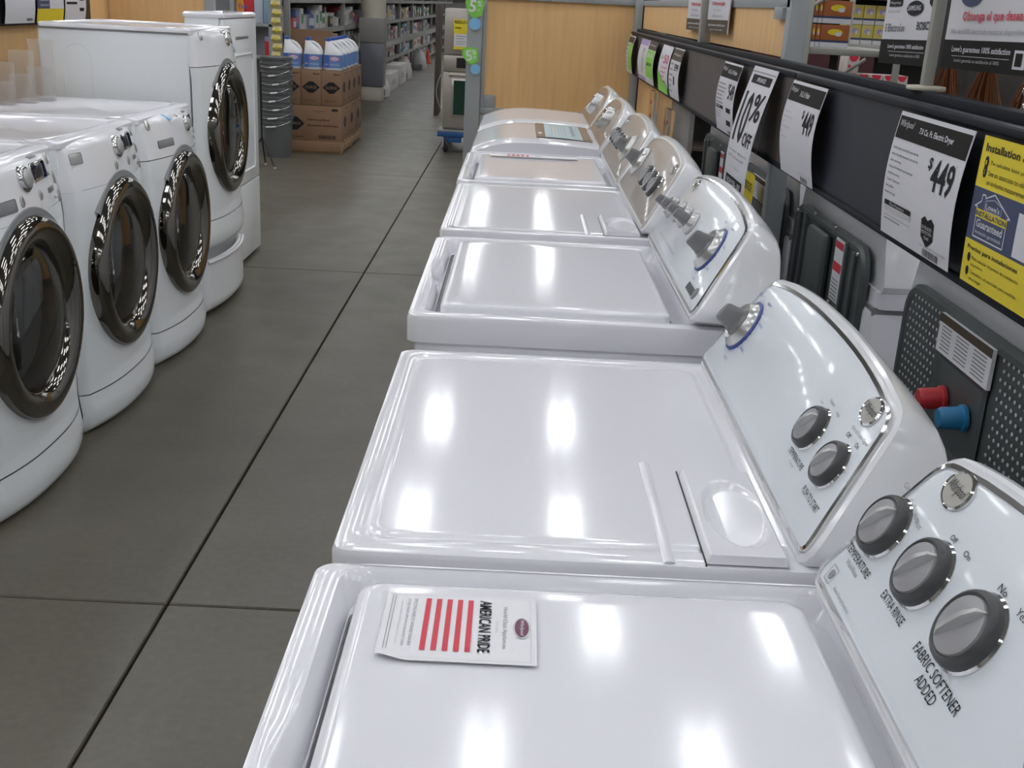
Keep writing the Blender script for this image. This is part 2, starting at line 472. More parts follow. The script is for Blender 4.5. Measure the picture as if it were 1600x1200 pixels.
def top_washer(root, zt, w, deep=False):
    hy = w/2; zf = zt-.028
    top = MB()
    X0, X1 = -.335, .315
    xi, xj, yi = X0+.020, .158, hy-(.010 if deep else .028)
    def rs(x0, x1, y, r, z, dx=0, dz=0):
        m = 14; pts = []; base = rrect(x0, x1, -y, y, r, z)
        n = len(base); per = n//4
        for c in range(4):
            seg = base[c*per:(c+1)*per]; pts += seg
            a = seg[-1]; b2 = base[((c+1)*per) % n]
            for q in range(1, m): t = q/m; pts.append((a[0]+(b2[0]-a[0])*t, a[1]+(b2[1]-a[1])*t, z))
        out = []
        for px, py, pz in pts:
            if px < x0+.001 and abs(py) < .10:
                e = .5+.5*cos(pi*py/.10); px += dx*e; pz += dz*e
            out.append((px, py, pz))
        return out
    L = [rs(X0, X1, hy, .022, zt-.048), rs(X0, X1, hy, .022, zt-.009), rs(X0+.0025, X1, hy-.0025, .021, zt-.0025), rs(X0+.009, X1, hy-.009, .02, zt)]
    xi = X0+.026
    L += [rs(xi-.004, xj+.003, yi+.004, .030, zt, -.006), rs(xi+.001, xj, yi, .028, zt-.0015, -.008, -.002), rs(xi+.007, xj-.006, yi-.006, .026, zt-.012, -.010, -.005), rs(xi+.012, xj-.014, yi-.014, .024, zf, -.006, -.002), rs(-.118-OX-.013, .281-OX+.010, hy-(.062 if not deep else .040)-.006, .012, zf), rs(-.118-OX-.0125, .281-OX+.0095, hy-(.062 if not deep else .040)-.0065, .012, zt-.062)]
    top.loft(L, True, True, ENAMEL)
    t = top.build('top_panel', ENAMEL, root, smooth=40)
    lid = MB(); lx0, lx1, ly = -.118-OX, .281-OX, hy-.062 if not deep else hy-.040
    if deep: lx0 += -.004
    S = [(lx0, lx1, -ly, ly, .020, zt-.0275), (lx0, lx1, -ly, ly, .020, zt-.003), (lx0+.002, lx1-.002, -ly+.002, ly-.002, .019, zt+.0005), (lx0+.008, lx1-.008, -ly+.008, ly-.008, .017, zt+.003), (lx0+.012, lx1-.012, -ly+.012, ly-.012, .016, zt+.0034), (lx0+.03, lx1-.03, -ly+.03, ly-.03, .016, zt+.0036), (lx0+.06, lx1-.06, -ly+.06, ly-.06, .016, zt+.0036)]
    lid.loft(rings(S), True, True, ENAMEL)
    l = lid.build('lid', ENAMEL, root, smooth=40)
    # hinge caps at the rear
    return t, l
def top_dryer(root, zt, w):
    hy = w/2; X0, X1 = -.335, .315
    top = MB()
    ax0, ax1, ay = -.142-OX, .300-OX, hy-.035
    spec = [(X0, X1, -hy, hy, .020, zt-.036), (X0, X1, -hy, hy, .020, zt-.008), (X0+.0025, X1, -hy+.0025, hy-.0025, .019, zt-.0022), (X0+.008, X1, -hy+.008, hy-.008, .018, zt),
            (ax0-.004, ax1+.004, -ay-.004, ay+.004, .030, zt), (ax0, ax1, -ay, ay, .028, zt-.0022), (ax0+.005, ax1-.005, -ay+.005, ay-.005, .026, zt-.0028),
            (ax0+.010, ax1-.010, -ay+.010, ay-.010, .024, zt-.0004), (ax0+.014, ax1-.014, -ay+.014, ay-.014, .022, zt), (ax0+.018, ax1-.018, -ay+.018, ay-.018, .020, zt), (ax0+.03, ax1-.03, -ay+.03, ay-.03, .02, zt)]
    top.loft(rings(spec), True, True, ENAMEL)
    t = top.build('top_panel', ENAMEL, root, smooth=40)
    # raised bead left of the hamper door
    rb = MB(); bx = .177-OX
    y0, y1 = -.345, -.085
    rb.loft([[(bx-.006, y0+a, zt+.0003), (bx-.002, y0+a, zt+.0022), (bx+.002, y0+a, zt+.0022), (bx+.006, y0+a, zt+.0003)] for a in [k*(y1-y0)/6 for k in range(7)]], mt=ENAMEL)
    rb.build('bead', ENAMEL, root, smooth=60)
    # hamper door with bowl grip
    dx0, dx1, dy0, dy1 = .2155-OX, .300-OX, -.345, -.118
    s = MB(); s.box(dx0-.0016, dx0, dy0-.001, dy1+.012, zt-.002, zt+.0009, BLACK)  # black strip in place of a slit, its dark shade put into the colour
    s.build('door_gap_shade', BLACK, root, smooth=0)
    d = MB(); NX, NY = 44, 70
    def PD(a, b2):
        x = dx0+a*(dx1-dx0); y = dy0+b2*(dy1-dy0)
        e = min(a*(dx1-dx0), (1-a)*(dx1-dx0), b2*(dy1-dy0), (1-b2)*(dy1-dy0))
        z = zt+.0012+.009*min(1, e/.003)**.5
        q = ((x-(dx0+.047))/.036)**2+((y-(dy0+.110))/.086)**2
        if q < 1: z -= .0096*min(1, (1-q)*3.2)*(1-.75*max(0, min(1, (x-dx0-.030)/.045)))
        return (x, y, z)
    d.grid(PD, NX, NY, ENAMEL)
    d.build('hamper_door', ENAMEL, root, smooth=70)
    return t
def top_domed(root, zt, w):
    hy = w/2; X0, X1 = -.325, .315
    base = MB(); base.loft(rings([(X0, X1, -hy, hy, .02, zt-.05), (X0, X1, -hy, hy, .02, zt-.012), (X0+.008, X1, -hy+.008, hy-.008, .02, zt-.004)]), True, True, ENAMEL)
    base.build('top_panel', ENAMEL, root, smooth=40)
    lid = MB(); lx0, lx1, ly = X0+.008, .315-OX-.005, hy-.012
    def zdome(x):
        t = (x-lx0)/(lx1-lx0); return .042*(1-(1-min(1, t/.42))**2.2) if t < .42 else .042-.012*((t-.42)/.58)**2
    NX, NY = 30, 14
    def PL(a, b2):
        x = lx0+a*(lx1-lx0); y = -ly+b2*2*ly
        e = min(b2, 1-b2)*2*ly
        z = zt+zdome(x)-.010*(1-min(1, e/.03))**2
        return (x, y, z)
    lid.grid(PL, NX, NY, ENAMEL)
    for sgn in (-1, 1):
        lid.grid(lambda a, b2: (lx0+a*(lx1-lx0), sgn*ly, (zt-.006)+(zdome(lx0+a*(lx1-lx0))+.006-.010)*b2), NX, 1, ENAMEL)
    lid.grid(lambda a, b2: (lx1, -ly+2*ly*a, zt-.006+(zdome(lx1)+.006)*b2), 4, 1, ENAMEL)
    l = lid.build('lid', ENAMEL, root, smooth=50)
    return l
def cabinet(root, zt, w, rear=OX+.0):
    hy = w/2-.004
    b = MB(); b.box(-.322, .325, -hy, hy, .03, zt-.040, ENAMEL, b=.012)
    c = b.build('cabinet', ENAMEL, root)
    # visible joint under the top skirt
    j = MB(); j.box(-.318, .32, -hy+.002, hy-.002, zt-.05, zt-.034, MGREY); j.build('seam', MGREY, c, smooth=0)
    for sx in (-.28, .28):
        for sy in (-hy+.05, hy-.05):
            f = MB(); f.lathe([(.001, 0), (.02, 0), (.02, .012), (.009, .014), (.009, .04)], (sx, sy, 0), n=12, mt=BLACK); f.build('foot', BLACK, root)
    return c

def top_loader(yc, kind, zt, label, style='arched', face=None, layout=None, w=None, x0=.302, zc=None, rz=0, ox=0, deep=False, group=None):
    w = w or (.735 if kind == 'dryer' else .672)
    if rz: loc = (1.21-OX, yc, 0)
    else: loc = (OX+ox, yc, 0)
    root = thing('clothes_dryer' if kind == 'dryer' else 'washing_machine', label, 'dryer' if kind == 'dryer' else 'washing machine', loc, rz, group)
    cabinet(root, zt, w)
    if kind == 'dryer': top_dryer(root, zt, w)
    elif kind == 'washer': top_washer(root, zt, w, deep)
    else: top_domed(root, zt, w)
    P = make_console(root, zc if zc else zt+.002, x0, style, face or FACEW, layout or (lambda r, p, i: None), zt, bool(rz))
    return root, P

def L_w1(root, P, ink):
    knob(root, P, -.292, .089, .0300, 58); knob(root, P, -.200, .093, .0310, 58); knob(root, P, -.107, .096, .0330, 58)
    knob(root, P, .05, .098, .030, 58); knob(root, P, .20, .095, .046, 70, 'dial')
    badge(root, P, -.246, .158, .023, .018)
    ink.text('TEMPERATURE', -.322, -.262, .046, .0535, P, INK); ink.text('Wash/Rinse', -.306, -.276, .038, .043, P, INKG)
    ink.text('EXTRA RINSE', -.228, -.178, .050, .058, P, INK)
    ink.text('FABRIC SOFTENER', -.146, -.058, .050, .059, P, INK); ink.text('ADDED', -.118, -.084, .038, .047, P, INK)
    ink.text('Off', -.210, -.199, .127, .132, P, INK); ink.text('On', -.182, -.170, .127, .132, P, INK)
    ink.text('No', -.121, -.108, .131, .137, P, INK); ink.text('Yes', -.088, -.074, .130, .136, P, INK)
    for s_, u in (('Cold', -.312), ('Cool', -.288), ('Warm', -.268), ('Hot', -.258)): ink.text(s_, u-.007, u+.007, .124-(u+.312)*.25, .129-(u+.312)*.25, P, INKG)
    ink.text('AutoTempControl', -.292, -.247, .013, .018, P, INKG)
    ink.line([(-.318, .012), (-.318, .028), (-.304, .028), (-.304, .012), (-.318, .012)], .0008, P, INKG); ink.oval(-.311, .020, .004, .005, P, INKG)
    ink.text('NSF', -.317, -.305, .004, .009, P, INKG)
def dial_marks(ink, P, u, v, R, words=True):
    for k in range(30):
        a = 2*pi*k/30
        ink.line([(u+R*1.10*cos(a), v+R*1.10*sin(a)), (u+R*1.20*cos(a), v+R*1.20*sin(a))], .0012, P, BLUEP if k % 3 else INK)
    if words:
        for s_, a in (('HEAVY', 60), ('NORMAL', 20), ('CASUAL', -25), ('DELICATES', -70), ('TIMED DRY', 120), ('AIR', 165)):
            a = radians(a); x, y = u+R*1.55*cos(a), v+R*1.42*sin(a)
            ink.text(s_, x-.011, x+.011, y-.002, y+.0025, P, BLUEP)
def L_d2(root, P, ink):
    knob(root, P, -.262, .094, .040, 65, 'bluedial'); knob(root, P, .166, .092, .0275, 55); knob(root, P, .262, .086, .0275, 55)
    badge(root, P, .25, .156, .0235, .017)
    dial_marks(ink, P, -.262, .094, .040)
    ink.text('TEMPERATURE', .150, .210, .0515, .0585, P, INK); ink.text('Temp', .170, .190, .044, .0485, P, INKG)
    ink.text('PUSH TO START', .243, .304, .041, .049, P, INK)
    ink.text('Off', .238, .250, .118, .1235, P, INK); ink.text('On', .270, .281, .118, .1235, P, INK); ink.text('End of Cycle Signal', .238, .292, .1265, .132, P, INKG)
    ink.text('Medium', .150, .168, .126, .131, P, INKG); ink.text('High', .184, .197, .122, .127, P, INKG); ink.text('Low', .13, .141, .117, .122, P, INKG)
def L_w3(root, P, ink):
    knob(root, P, .185, .098, .042, 60, 'bluedial')
    for u, v in ((-.29, .088), (-.21, .094), (-.13, .098), (-.05, .10)): knob(root, P, u, v, .024, 60, 'dial')
    badge(root, P, -.235, .157, .020, .015, 'W')
    dial_marks(ink, P, .185, .098, .042)
    for k in range(6): ink.rect(.20+.011*k, .207+.011*k, .020, .034, P, INK)
    o = MB(); c = Vector(P(.278, .030, 0)); o.lathe([(.011, 0), (.011, .002), (.0001, .003)], c, (Vector(P(.278, .03, 1))-c), n=20, mt=MGREY); o.build('emblem', MGREY, root)
    ink.text('Easy wash  Commercial quality', -.25, -.02, .030, .036, P, INKG)
def L_d4(root, P, ink):
    knob(root, P, -.235, .098, .045, 60, 'dial')
    for u in (.005, .095, .185): knob(root, P, u, .088, .030, 60)
    badge(root, P, .245, .150, .020, .015, 'O')
    for k in range(16):
        a = 2*pi*k/16; ink.line([(-.235+.05*cos(a), .098+.05*sin(a)), (-.235+.055*cos(a), .098+.055*sin(a))], .0015, P, ORNG)
def L_w5(root, P, ink):
    for u in (-.285, -.205, -.125, -.045): knob(root, P, u, .088, .027, 60)
    knob(root, P, .15, .096, .045, 60, 'dial')
    badge(root, P, -.24, .15, .018, .013, 'O')
    for k in range(16):
        a = 2*pi*k/16; ink.line([(.15+.05*cos(a), .096+.05*sin(a)), (.15+.055*cos(a), .096+.055*sin(a))], .0015, P, ORNG)
ORNG = mat('orange_print', (.7, .22, .03), .5)
def L_round(root, P, ink):
    o = Vector(P(0.04, .098, 0)); ax = Vector(P(0.04, .098, 1))-o
    b = MB(); b.lathe([(.050, 0), (.048, .02), (.040, .030), (.036, .030), (.033, .02)], o, ax, n=32, mt=SATIN); k = b.build('knob', SATIN, root)
    c = MB(); c.lathe([(.034, .02), (.031, .034), (.0001, .036)], o, ax, n=24, mt=CHROME); c.build('cap', CHROME, k)
    ink.rect(-.22, -.16, .06, .085, P, INKL)

GR = 'top-loading machines along the right side of the aisle'
W1, P1 = top_loader(.607, 'washer', .945, 'nearest white top-loading washer, with the American Pride sheet on its lid', layout=L_w1, w=.668, zc=.948, deep=True)
D2, P2 = top_loader(1.362, 'dryer', .918, 'white dryer with a flat lint-door top, between the two nearest washers', layout=L_d2, x0=.311, zc=.925, w=.70)
W3, P3 = top_loader(2.120, 'washer', .954, 'white washer with a big grip dial and four small knobs, behind the nearest dryer', layout=L_w3, zc=.972)
D4, P4 = top_loader(2.915, 'dryer', .948, 'white dryer with taupe control face, three dark-rimmed knobs and a chrome dial', layout=L_d4, face=TAUPE, zc=.966, w=.72, x0=.300)
W5, P5 = top_loader(3.640, 'washer', .950, 'white washer with taupe control face, small red-striped strip on its lid edge', layout=L_w5, face=TAUPE, zc=.962, ox=-.004)
W6, P6 = top_loader(4.375, 'domed', .948, 'white domed-lid washer with brown round-topped console, instruction sheet on the lid', style='round', layout=L_round, face=BROWNF, zc=.965, ox=-.008)
W7, P7 = top_loader(5.085, 'domed', .948, 'farthest white domed-lid machine in the right row, against the wooden end panel', style='round', layout=L_round, face=BROWNF, zc=.962, ox=-.008)

# machines of the row behind, turned away
def rear_sheet(root, hw):
    b = MB(); b.box(.326, .332, -hw, hw, .05, .779, GALV, b=.002); b.build('rear_sheet', GALV, root)
def back_details_washer(root, yb, caps=True, tagy=None):
    rear_sheet(root, .325)
    xb = .302-OX+.1995
    h = MB()
    for blk in (-1, 1):
        for i in range(9):
            for j in range(13):
                y = blk*(.13+.0165*i); z = .83+.0145*j
                if z > 1.012-.3*max(0, abs(y)-.22): continue
                if abs(y) > .285: continue
                h.lathe([(.0001, .0012), (.0028, .0010), (.003, 0)], (xb, y+(.006 if j % 2 else 0), z), (1, 0, 0), n=6, mt=HOLEM)
    o = h.build('vent_holes', HOLEM, root, smooth=0); o['kind'] = 'stuff'
    r = MB(); r.loft([[(xb+.001, y, z) for y, z in ((-.10, .80), (.10, .80), (.10, .955), (-.10, .955))], [(xb+.006, y, z) for y, z in ((-.095, .805), (.095, .805), (.095, .95), (-.095, .95))], [(xb+.0015, y, z) for y, z in ((-.085, .815), (.085, .815), (.085, .94), (-.085, .94))]], mt=GALV)
    r.build('valve_recess', GALV, root, smooth=0)
    if caps:
        for y, m_, n_ in ((-.045, REDPL, 'inlet_cap'), (.045, BLUEPL, 'inlet_cap')):
            c = MB(); c.lathe([(.0001, .045), (.014, .045), (.017, .040), (.018, .012), (.021, .010), (.021, .004), (.012, .003)], (xb, y, .885), (1, 0, -.05), n=20, mt=m_)
            c.build(n_, m_, root)['label'] = 'red hose inlet cap' if m_ is REDPL else 'blue hose inlet cap'
    l = MB(); PB = lambda u, v, w=0: (xb+.0068+w, u, v)
    l.box(xb+.001, xb+.007, -.105, .105, .950, 1.012, PAPER)
    l.rect(-.105, .105, .998, 1.012, PB, BROWNP)
    for k in range(7): l.rect(-.09, -.05, .956+.006*k, .9585+.006*k, PB, INKG); l.rect(-.03, .02, .956+.006*k, .9585+.006*k, PB, INKG); l.rect(.04, .09, .956+.006*k, .9585+.006*k, PB, INKG)
    l.build('warning_label', PAPER, root, smooth=0)
HOLEM = mat('light_vent_hole', (.55, .56, .57), .5)
def back_details_dryer(root):
    rear_sheet(root, .33)
    xb = .302-OX+.1995
    for y in (-.24, -.18, .18, .24): r = MB(); r.box(xb-.006, xb+.006, y-.006, y+.006, .80, 1.03-.12*abs(y), GALV, b=.002); r.build('rib', GALV, root)
    p = MB(); p.box(xb-.002, xb+.022, -.09, .06, .84, 1.0, GALV, b=.012); p.build('terminal_cover', GALV, root)
    s = MB()
    for y, z in ((-.1, 1.02), (.08, 1.02), (-.26, 1.0), (.26, 1.0), (.1, .86)): s.lathe([(.005, 0), (.004, .004), (.0001, .005)], (xb+.001, y, z), (1, 0, 0), n=8, mt=SATIN)
    s.build('screw', SATIN, root)['kind'] = 'stuff'
    l = MB(); l.box(xb, xb+.003, .10, .165, .87, 1.005, PAPER)
    PB = lambda u, v, w=0: (xb+.0032+w, u, v)
    l.rect(.103, .162, .935, .955, PB, RED); l.rect(.103, .162, .985, 1.0, PB, RED)
    for k in range(6): l.rect(.108, .157, .875+.008*k, .878+.008*k, PB, INKG)
    l.build('warning_label', PAPER, root, smooth=0)
B1, _ = top_loader(1.645, 'washer', .95, 'nearest machine turned away behind the sign rail, perforated back with red and blue caps', rz=pi, w=.68, x0=.302)
back_details_washer(B1, 0)
B2, _ = top_loader(2.50, 'dryer', .945, 'turned-away dryer behind the rail, grey back plate with box cover and white label', rz=pi, w=.70, x0=.302)
back_details_dryer(B2)
B3, _ = top_loader(3.22, 'washer', .95, 'turned-away washer whose perforated back carries a yellow tag behind the long discount sign', rz=pi, w=.68, x0=.302)
back_details_washer(B3, 0, caps=False)
B4, _ = top_loader(4.00, 'dryer', .955, 'farthest turned-away machine under the $549 card, dark ribbed back plate', rz=pi, w=.68, x0=.302)
back_details_dryer(B4)
yt = MB(); yt.grid(lambda a, b2: (.66+.008*sin(3*a)+.03*b2*0, 3.25-.14*a-.02*b2, .865+.165*b2), 6, 3, YELLOW)
PYT = lambda u, v, w=0: (.659-w, 3.25-u-.02*(v-.865)/.165, v)
yl = yt.build('hang_tag', YELLOW, None, smooth=60); tag(yl, 'yellow tag reading energy guide, hanging on the machine back behind the discount strip', 'tag')
l = MB(); l.text('ENERGYGUIDE', .01, .13, .985, 1.01, PYT, INK, True, w=.002); l.text('174', .04, .09, .93, .955, PYT, INK, w=.002); l.build('lettering', INK, yl, smooth=0)

# flyer on the nearest lid
def flyer():
    z = .9515
    def P(u, v, w=0):     # u along -y from far edge, v along +x
        lift = 0
        c = max(0, (u-.098)/.022)*max(0, (.024-v)/.024) if u > .098 else 0
        return (-.094+v+.010*min(1, c), .872-u+.008*min(1, c), z+w+.010*min(1, c*1.2))
    b = MB(); b.grid(lambda a, c: P(a*.105, c*.131, 0), 24, 26, PAPER)
    o = b.build('paper_sheet', PAPER, None, smooth=60); tag(o, 'white American Pride sheet with red stripes, one curled corner, on the nearest washer lid', 'flyer')
    t = MB()
    for k in range(5): t.rect(.008, .090, .035+.0092*k, .0395+.0092*k, P, RED, .0006, nu=6)
    t.text('AMERICAN PRIDE', .008, .090, .082, .0925, P, INK, True, w=.0007)
    t.text('World Class Appliances', .016, .083, .1015, .1065, P, INKG, w=.0007); t.text('FULL LINE', .042, .058, .0965, .0985, P, INKL, w=.0007)
    t.text('EMPLOYING MORE U.S. WORKERS THAN ANY', .010, .085, .0245, .0275, P, INKG, w=.0007)
    t.text('OTHER MAJOR APPLIANCE MANUFACTURER', .010, .085, .0185, .0215, P, INKG, w=.0007)
    t.text('Designed, Engineered & Assembled in the U.S.A.', .012, .083, .0135, .0155, P, INKL, w=.0007)
    t.line([(.003, .003), (.003, .126), (.102, .126)], .0003, P, INKL); t.line([(.102, .126), (.102, .02)], .0003, P, INKL); t.line([(.004, .008), (.09, .008)], .0005, P, INKG); t.line([(.004, .0055), (.09, .0055)], .0005, P, INKG)
    t.oval(.050, .1185, .0165, .0075, P, SATIN, .0007); t.oval(.050, .1185, .0145, .006, P, PLUM, .0009); t.text('Whirlpool', .038, .062, .1165, .1205, P, PAPER, shear=.3, w=.0012)
    t.build('lettering', INK, o, smooth=0)
PLUM = mat('plum_print', (.16, .05, .10), .5)
flyer()
# strip on far washer lid
st = MB(); PS = lambda u, v, w=0: (-.09+v, 3.925-.6*.08-u, .9595+w)
st.rect(0, .055, 0, .30, PS, PAPER, 0); so = st.build('paper_strip', PAPER, None); tag(so, 'narrow white strip with small red bars at the far edge of the taupe-faced washer lid', 'flyer')
t = MB()
for k in range(5): t.rect(.01, .045, .06+.016*k, .069+.016*k, PS, RED, .001)
t.oval(.028, .165, .010, .010, PS, INKL, .001); t.build('lettering', RED, so, smooth=0)
# instruction sheet on domed lid w6
def sheet6():
    P = lambda u, v, w=0: (.07+v, 4.665-u, .948+.042-.001+w+.003-.010*(v/.2)**2)
    b = MB(); b.rect(0, .50, 0, .21, P, BROWNC, 0, nv=6); o = b.build('instruction_sheet', BROWNC, None); tag(o, 'brown-bordered pale blue instruction sheet lying on the domed washer lid', 'flyer')
    t = MB(); t.rect(0, .50, .035, .175, P, PALEB, .0008, nv=4); t.text('ECO MONITOR', .05, .40, .135, .150, P, INKG, w=.0016)
    for k in range(5): t.rect(.05, .42, .060+.013*k, .064+.013*k, P, INKL, .0014)
    t.oval(.38, .016, .03, .008, P, PAPER, .0014)
    t.oval(.10, .155, .06, .01, P, INKL, .0014); t.oval(.10, .155, .054, .008, P, PALEB, .0018); t.build('lettering', INKG, o, smooth=0)
BROWNC = mat('sheet_brown', (.26, .17, .10), .4); PALEB = mat('sheet_pale_blue', (.46, .58, .60), .4)
sheet6()

# ------------------------------------------------------------------ CENTRE RAIL, PANELS, POSTS
def rail(name, label, x, y0, y1, z0, z1, th, M_, lip=1, group=None):
    root = thing(name, label, 'sign rail', (x, (y0+y1)/2, z0), 0, group)
    hy = (y1-y0)/2; h = z1-z0
    b = MB(); b.box(0, th, -hy, hy, 0, h, M_); b.build('panel', M_, root)
    for zz in (0, h-.012):
        e = MB(); e.box(-.007*lip if lip > 0 else th, 0 if lip > 0 else th+.007, -hy, hy, zz, zz+.012, RAILD, b=.003); e.build('lip', RAILD, root)
    return root
RL = 'sign rail panels above the back-to-back machines'
rail('sign_rail', 'dark slate sign rail section holding the two nearest price cards', .608, .30, 2.520, 1.121, 1.337, .02, RAILM)
rail('sign_rail', 'brownish sign rail section running to the wooden end panel', .608, 2.530, 6.45, 1.121, 1.337, .02, RAILB)
tc_ = MB(); tc_.box(.632, .656, .30, 6.45, 1.330, 1.352, RAILD, b=.003); tag(tc_.build('rail_cap', RAILD, None), 'dark steel top bar running behind the sign rail', 'rail')

def wood_panel(name, label, box, frame, group=None):
    root = thing(name, label, 'partition', (0, 0, 0))
    b = MB(); b.box(*box, WOOD); b.build('board', WOOD, root, smooth=0)
    for nm, f in frame:
        g = MB(); g.box(*f, STEELG, b=.003); g.build(nm, STEELG, root)
    return root
wood_panel('partition_panel', 'maple end panel behind the farthest right-row machine, in a grey steel frame', (-.200, .65, 6.49, 6.52, .10, 1.485),
  [('post', (-.306, -.222, 6.45, 6.54, 0, 1.52)), ('frame_strip', (-.222, -.200, 6.475, 6.53, .1, 1.470)), ('top_rail', (-.222, .66, 6.47, 6.53, 1.470, 1.50)), ('bottom_rail', (-.222, .66, 6.47, 6.53, .85, .885)), ('gusset', (-.200, -.135, 6.475, 6.49, .88, .955)), ('corner_post', (.615, .655, 6.44, 6.49, 0, 1.52))])
wood_panel('partition_panel', 'long maple panel standing above the sign rail, with grey top rail', (.662, .69, 2.935, 6.43, 1.355, 1.475),
  [('top_rail', (.655, .70, 2.90, 6.43, 1.472, 1.50)), ('end_post', (.655, .70, 2.885, 2.935, .0, 1.50)), ('bracket', (.645, .66, 2.935, 3.03, 1.445, 1.475))])
wood_panel('partition_panel', 'maple panel below the far end of the sign rail', (.662, .69, 4.95, 6.43, .05, 1.12), [('foot_rail', (.655, .70, 4.95, 6.43, 0, .05))])
b = MB(); b.box(.665, .685, 4.42, 4.94, .05, 1.14, WALLG, b=.004); b.box(.665, .685, 4.42, 4.94, 0, .05, WALLG); tag(b.build('grey_panel', WALLG, None), 'dull grey panel under the rail between machines and maple board', 'panel')
# slim posts standing on the rail
def post(label, x, y, z0, r, plate=True):
    root = thing('sign_post', label, 'post', (x, y, z0))
    b = MB(); b.box(-r, r, -r, r, 0, .62, POSTM, b=.002); b.build('pole', POSTM, root)
    if plate:
        p = MB(); p.lathe([(.0001, 0), (.085, 0), (.088, .003), (.085, .006), (.0001, .007)], (0, 0, 0), n=32, mt=BEIGE, sc=(.40, .34)); p.build('base_plate', BEIGE, root)
    return root
BEIGE = mat('beige_plate', (.50, .47, .39), .5)
post('slim beige-grey sign post on an oval base plate atop the rail', .648, 1.840, 1.352, .0085)
post('grey sign post between the two small hanging signs over the maple panel', .645, 4.13, 1.352, .02, False)
# hanging phone-size plastic strips under the rail (far)
for k, (yy, zz) in enumerate(((5.35, .98), (4.75, .95))):
    p = thing('blister_pack', ('clear plastic pack with small blue insert' if k == 0 else 'clear plastic pack with red dots') + ' hanging under the far rail end', 'package', (.63, yy, zz-.12))
    b = MB(); b.box(-.012, .012, -.09, .09, 0, .24, CLEAR, b=.008); b.build('shell', CLEAR, p)
    c = MB()
    for q in range(3): c.box(-.016, -.012, -.02-.04*k, .0-.04*k, .06+.06*q, .075+.06*q, REDPL)
    if k == 0: c.box(-.016, -.012, .03, .055, .04, .07, BLUEPL)
    c.build('insert', REDPL, p, smooth=0)

# ------------------------------------------------------------------ PRICE CARDS ON THE RAIL
def sign_card(label, y0, y1, z0, z1, draw, M_=PAPERS, bulge=.016, curl=.010, x=.598, name='price_card', cat='sign', group=None, left=False):
    """paper card clipped in the rail, bulging toward the aisle; draw(mb, P, W, H)"""
    Wd = y0-y1; H = z1-z0
    def P(u, v, w=0):
        t = v/H
        return (x-.004-bulge*sin(pi*min(1, max(0, t)))-curl*(1-t)**2*.5-w, y0-u, z0+v)
    b = MB(); b.grid(lambda a, c: P(a*Wd, c*H, 0), 4, 14, M_)
    b.grid(lambda a, c: P(a*Wd, c*H, -.0006), 4, 14, M_)
    o = b.build(name, M_, None, smooth=60); tag(o, label, cat, group)
    t = MB(); draw(t, P, Wd, H)
    if t.v: t.build('print', INK, o, smooth=0)
    return o
def lines(t, P, u0, u1, vtop, n, dv, m_=INKG, th=.0022):
    for k in range(n): t.rect(u0, u0+(u1-u0)*random.uniform(.55, 1), vtop-dv*k-th, vtop-dv*k, P, m_, .0007)
def barcode(t, P, u0, u1, v0, v1):
    u = u0
    while u < u1:
        w_ = random.choice((.0012, .002)); t.rect(u, u+w_, v0, v1, P, INK, .0007); u += w_+random.choice((.0012, .0022))
